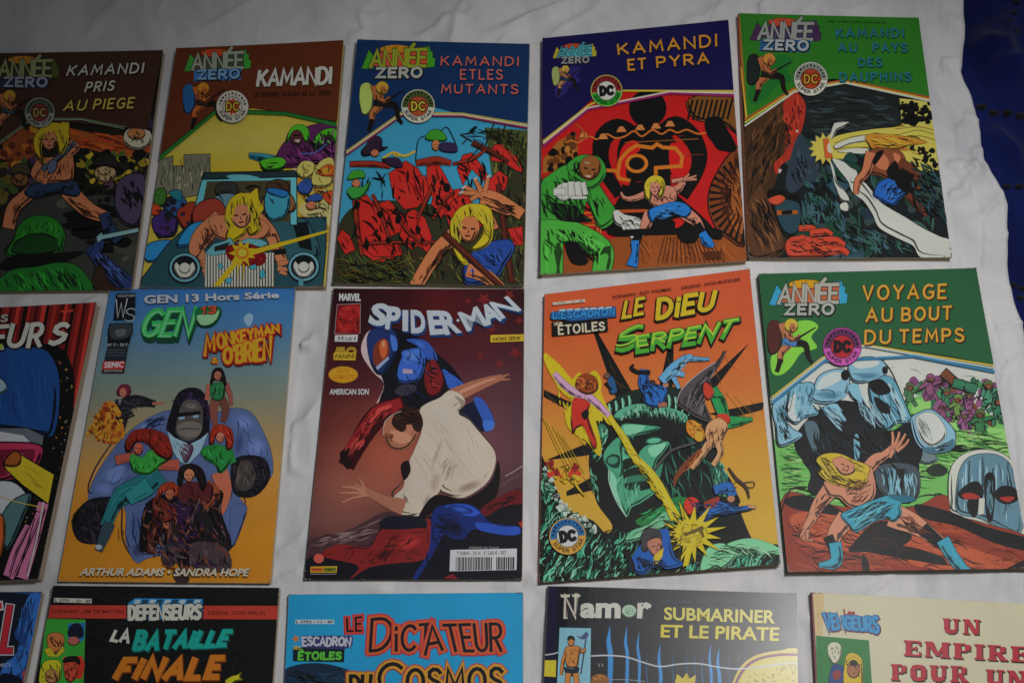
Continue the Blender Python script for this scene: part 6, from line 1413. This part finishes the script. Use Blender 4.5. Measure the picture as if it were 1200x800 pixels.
A.part('series_logo')
A.P('1c6aa0', '530,130 560,108 840,112 842,150 830,196 530,196', 2)
for i in range(9): A.P(['8fa0a8', '12384e'][i % 2], [(560 + i * 31, 114), (585 + i * 31, 114), (572 + i * 31, 140), (552 + i * 31, 140)])
A.T_('DEFENSEURS', '536,194 826,192', '536,142 834,138', [('101416', 26, 1, 2), ('a2a49a', 15, 0, 0)], .3, .26)
A.part('title_lettering')
A.T_('LA', '462,280 530,292', '480,242 540,240', [('a4a69c', 13, 0, 0)], .35, .3, .05, 1)
A.T_('BATAiLLE', '556,320 932,302', '574,250 958,246', [('10423c', 25, 3, 4), ('127a70', 20, 0, 0)], .3, .34, .04, 2)
A.T_('FiNALE', '480,434 900,436', '520,362 924,358', [('5a280c', 32, 3, 4), ('b0661c', 27, 0, 0)], .3, .36, .04, 3)
A.part('artwork'); A.B('b0a820', '930,452 960,432 985,425 1000,415 995,435 1005,445 975,452 950,470', 2)
A.finish()

# 13
A = Cover(down((338.4, 696), (613, 694), (333.6, 800), (613, 800)), .0036, 148, '145070', 'sky blue comic titled LE DICTATEUR DU COSMOS, in the bottom row', (0.0005, 0))
A.fr(320, 670, 3.529); A.ground('1c80aa')
A.H(['1e84b0', '1b7da7'], '70,100 1030,90 1030,520 60,520', 20, 260, 20, 4, 12, 2)
A.B('14283c', '40,420 90,385 180,375 270,390 330,420 350,520 40,540', 0); A.H([K, '203a52'], '50,400 320,400 340,480 50,480', 30, 60, 8, 20, 30, 3)
A.part('price_box'); A.P('96a4a8', '92,196 252,196 252,214 92,214'); A.F_('L 3792 - 11 - 8F', '96,211 248,211', '96,200 248,200', [('141a1e', .02, 0, 0)])
A.part('series_logo')
A.P('2c3464', '118,262 328,262 330,300 300,318 120,316', 0); A.P('10202a', '82,312 296,318 294,372 82,368'); A.P('a86024', [(95 + (18 if i % 2 else 8) * math.cos(i * .628), 275 + (18 if i % 2 else 8) * math.sin(i * .628)) for i in range(10)])
A.T_('ESCADRON', '124,302 318,304', '122,268 322,272', [('2c2450', 15, 2, 2), ('9ca0ac', 9, 0, 0)], .35, .26, .06, 1); A.T_('DES', '86,318 112,318', '86,306 112,306', [('a89030', 3, 0, 0)], .3, .2)
A.T_('ÉTOiLES', '106,362 280,358', '108,332 282,332', [('0c1c10', 15, 1, 1), ('4a9a34', 9, 0, 0)], .35, .26, .06, 2)
A.part('title_lettering')
D = [('9a2434', 44, 0, 0), ('b4502c', 34, 0, 0), ('141420', 13, 0, 0)]
C2 = [('96382c', 46, 0, 0), ('b8862c', 36, 0, 0), ('141418', 16, 0, 0)]
A.T_('LE', '308,244 366,242', '306,192 366,186', [('9a2434', 30, 0, 0), ('b4402c', 20, 0, 0), ('141420', 9, 0, 0)], .4, .3)
A.T_('D', '402,326 480,318', '410,196 500,186', D, .4); A.T_('iCT', '506,324 650,322', '506,226 658,214', D, .4, .26); A.T_('A', '630,340 700,320', '628,226 690,222', D, .4)
A.T_('TEUR', '734,326 944,326', '706,220 946,214', D, .4, .22)
A.T_('DU', '322,490 400,490', '322,430 406,428', C2, .4, .25); A.T_('C', '440,500 520,500', '440,382 530,378', C2, .4); A.T_('OSMOS', '556,500 950,500', '556,404 950,398', C2, .4, .24)
A.finish()

# 14
A = Cover(down((642, 685.6), (933.6, 695), (637, 800), (935, 800)), .0065, 154, '1c1c38', 'worn glossy black comic with thin blue streaks and a yellow two line title', (0.0007, 0), '16162c', M_WORN, 0.002)
A.fr(620, 670, 3.529); A.ground('12161c')
A.P('181634', '70,55 118,56 108,520 52,520'); A.P('a89c28', '62,362 112,362 110,432 60,428', 2)
A.H(['1c2228', '0c0e12'], '110,60 1110,90 1110,520 100,520', 70, 120, 6, 80, 20, 2); A.H(['3a4248', '2c3238'], '130,60 1105,88 1110,330 130,330', 90, 90, 1.4, 60, 60, 12, .4)
for x, y0, w in ((335, 225, 18), (405, 228, 12), (455, 250, 10), (543, 300, 12), (752, 300, 10), (786, 315, 12), (490, 340, 5), (597, 330, 4), (655, 320, 3), (690, 330, 4), (720, 350, 6), (828, 330, 4), (868, 340, 3), (895, 300, 3)):
    A.L('2c7ab4' if w > 8 else '1c4a74', [(x, y0, 1.5), (x - 6, y0 + 60, w), (x + 2, y0 + 130, w * 1.2), (x - 4, 540, w)], 0)
A.B('a89c34', '840,470 870,400 930,350 1020,328 1120,330 1120,540 830,540', 0); A.S('6c2444', 12, '850,470 885,405 940,362 1030,342 1120,342'); A.S('a8923a', 5, '838,470 872,398 930,350 1020,328 1120,328')
A.B('b0a650', '870,470 900,415 960,378 1040,360 1120,362 1120,540 860,540'); A.H(['7a7030', 'c8bc6c', '8a6a2c'], '880,450 960,385 1110,370 1110,460 880,470', 50, 26, 5, 60, 60, 3)
A.S('9aa0a4', 5, '62,340 100,336 118,330'); A.S('9aa0a4', 6, '258,346 320,344 400,350 470,372 540,390 620,380 700,378 780,392 860,400 960,392 1040,380 1112,378'); A.S('7a8084', 3, '320,444 400,444 480,452')
A.P('b09c28', '600,470 612,420 636,440 650,415 664,440 690,424 684,470', 1); A.B('7a4a20', '262,430 300,420 330,440 320,470 262,470'); A.H(['a86a28', K], '262,425 328,430 320,465 262,465', 12, 26, 5, 20, 40, 4); A.S('8a8a8a', 3, '286,378 292,390'); A.S('8a8a8a', 3, '300,378 306,390')
A.part('corner_emblem')
A.P('6c9aa8', '126,228 256,232 252,540 112,540', 2)
A.S('2a3a50', 6, '238,250 228,330 214,420', False); A.B('3c4a6c', '196,262 216,266 236,246 246,262 222,278'); 
A.L('a86c30', '158,320,16 140,370,14 134,420,10', 2); A.L('a86c30', '205,318,16 224,330,12 230,318,9', 2); A.B('a86c30', '150,312 180,304 212,312 206,350 198,390 158,390 152,350', 2)
A.B('14202a', '146,392 178,400 206,392 200,418 178,430 154,418', 1); A.L('a86c30', '162,425,22 158,480,20', 2); A.L('a86c30', '194,425,22 200,480,20', 2); A.E('a06a34', 174, 288, 13, 17, 0, 2); A.B('16141a', '160,284 160,266 178,262 190,274 186,284 174,276', 0); A.H('5c3414', '152,315 210,315 204,385 158,385', 10, 24, 3, 70, 40, 5)
A.part('series_logo')
A.T_('N', '150,182 190,182', '150,100 196,98', [('a6a294', 17, 0, 0), ('4a2c1c', 4, 4, 0)], .6); A.P('a6a294', '128,92 170,92 166,104 134,104'); A.P('a6a294', '176,92 214,94 208,104 180,102')
A.F_('am', '216,184 372,186', '220,106 374,104', [('a4a49a', .045, 0, 0)])
A.E('8aa08c', 414, 162, 30, 27, 0, 2); A.E('5c8a6c', 414, 162, 17, 15); A.S('a4a89c', 4, '402,162 414,152 424,160 414,172'); A.F_('r', '452,186 492,186', '456,104 500,102', [('a4a49a', .05, 0, 0)]); A.E('a4a49a', 494, 140, 12, 9)
A.part('title_lettering')
A.F_('collection SUPER STAR', '540,130 862,136', '540,110 862,116', [('40464c', .005, 0, 0)])
A.F_('SUBMARINER', '560,196 1014,212', '560,146 1016,160', [('aaa244', .028, 0, 0)]); A.F_('ET LE PIRATE', '546,268 1030,284', '548,218 1032,230', [('aca026', .028, 0, 0)])
A.finish()

# 15
A = Cover(down((950.7, 693.6), (1262, 710), (956, 800), (1286, 800)), .0045, 156, '6c2438', 'cream comic titled UN EMPIRE POUR UN in red, lower right corner', (0.0006, 0), '5c1c34')
A.fr(930, 670, 4.444); A.ground('a8a488')
A.P('a89468', '92,104 160,112 150,340 112,332'); A.P('6a1c34', '88,100 100,104 128,600 110,600')
A.P('1c6a2c', '116,330 392,354 410,600 122,600')
A.part('corner_emblem')
A.B('a8a890', '180,420 180,382 205,364 240,375 250,415 240,455 215,478 192,460', 2); A.H(K, '188,380 245,380 235,460 195,460', 8, 20, 4, 60, 60, 3); A.B('1c3a70', '190,520 200,488 225,480 262,500 262,600 185,600', 2); A.B('7a2c24', '205,520 240,512 244,548 212,560', 0)
A.B('b89c20', '268,470 280,430 310,420 345,440 358,480 352,600 262,600', 2); A.E('8f5a3c', 312, 505, 34, 46, 0, 2); A.B('b89c20', '276,470 310,440 350,470 345,484 312,470 285,486', 2); A.B('1a1814', '290,468 312,455 335,470 330,488 300,486'); A.H([K, '6c5a10'], '270,440 355,450 350,570 275,570', 14, 26, 5, 80, 40, 4)
A.part('series_logo')
A.F_('Les', '262,222 318,224', '260,192 318,196', [('8a2420', .04, 0, 0)])
A.T_('VENGEURS', [(168, 300), (300, 282), (440, 316)], [(156, 214), (296, 244), (436, 232)], [('5c1c2c', 30, 2, 3), ('1c6a9c', 22, 0, 0), ('3c8aac', 6, 0, 0)], .3, .24)
A.part('title_lettering')
def slab(t, bl, br, h, w=22):
    # heavy letters with bracketed slab feet
    wd = {'I': .5, 'E': .88, 'M': 1.25, 'P': .9, 'R': 1.0, 'U': 1.0, 'N': 1.05, 'O': .95}
    tilt = (br[1] - bl[1]) / (br[0] - bl[0]); g = 16; un = (br[0] - bl[0] - g * (len(t) - 1)) / sum(wd[c] for c in t); x = bl[0]
    SL = {  # stems, bars and feet as boxes: x0 y0 x1 y1 in a unit letter, y up
     'U': [(.08, .25, .38, 1), (.7, .25, .88, 1), (0, .9, .46, 1), (.58, .9, 1, 1), (.14, .08, .82, .28), (.28, 0, .68, .1)],
     'N': [(.1, 0, .26, 1), (.74, 0, .9, 1), (0, 0, .38, .1), (0, .9, .3, 1), (.6, .9, 1, 1)],
     'E': [(.1, 0, .42, 1), (0, 0, .95, .12), (0, .88, .95, 1), (.42, .44, .72, .56), (.84, 0, .95, .3), (.84, .7, .95, 1), (.64, .34, .72, .66)],
     'M': [(.06, 0, .18, 1), (.68, 0, .92, 1), (0, 0, .28, .1), (0, .9, .24, 1), (.6, 0, 1, .1), (.78, .9, 1, 1)],
     'P': [(.1, 0, .42, 1), (0, 0, .54, .11), (0, .9, .7, 1), (.42, .44, .74, .54), (.66, .52, .95, .92)],
     'I': [(.22, 0, .78, 1), (0, 0, 1, .11), (0, .89, 1, 1)],
     'R': [(.1, 0, .38, 1), (0, 0, .48, .11), (0, .9, .66, 1), (.38, .46, .7, .56), (.62, .54, .88, .92), (.6, 0, 1, .11)],
     'O': [(.04, .2, .36, .8), (.66, .2, .97, .8), (.14, .04, .86, .24), (.14, .76, .86, .96), (.3, 0, .7, .08), (.3, .92, .7, 1)]}
    DG = {'N': [(.06, 1), (.36, 1), (.9, 0), (.62, 0)], 'M': [(.04, 1), (.32, 1), (.56, .12), (.42, .12)], 'R': [(.36, .5), (.66, .5), (.98, 0), (.66, 0)]}
    M2 = [(.78, 1), (.9, 1), (.54, .1), (.42, .12)]
    for c in t:
        cw = wd[c] * un
        for col, dx, dy in (('181410', 6, 7), ('9c1c2c', 0, 0)):
            f = lambda u, v: (x + u * cw + dx, bl[1] + (x + u * cw - bl[0]) * tilt - v * h + dy)
            for x0, y0, x1, y1 in SL[c]: A.P(col, [f(x0, y0), f(x1, y0), f(x1, y1), f(x0, y1)])
            if c in DG: A.P(col, [f(*q) for q in DG[c]])
            if c == 'M': A.P(col, [f(*q) for q in M2])
        x += cw + g
slab('UN', (776, 318), (972, 326), 78); slab('EMPIRE', (574, 434), (1222, 470), 80); slab('POUR', (506, 562), (908, 574), 84); slab('UN', (1000, 590), (1210, 600), 84)
A.finish()
# ---------------------------------------------------------------- the cloth lies flat under every comic
me = sheet.data
co = np.empty(len(me.vertices) * 3); me.vertices.foreach_get('co', co); co = co.reshape(-1, 3)
for o in [o for o in COL.objects if o.get('category') == 'comic book']:
    fr = [c for c in o.children if c.name.startswith('front_cover')][0]
    loc = np.array([v.co[:2] for v in fr.data.vertices])
    lo, hi = loc.min(0), loc.max(0)
    a = -o.rotation_euler.z
    dx, dy = co[:, 0] - o.location.x, co[:, 1] - o.location.y
    lx, ly = dx * math.cos(a) - dy * math.sin(a), dx * math.sin(a) + dy * math.cos(a)
    d = np.maximum(np.maximum(lo[0] - lx, lx - hi[0]), np.maximum(lo[1] - ly, ly - hi[1]))
    w = np.clip(1 - d / 0.0035, 0, 1); w = w * w * (3 - 2 * w)
    lim = np.minimum(co[:, 2], 0.0012) 
    co[:, 2] = co[:, 2] * (1 - w) + (0.0012 + 0.3 * (lim - 0.0012)) * w
me.vertices.foreach_set('co', co.ravel()); me.update()
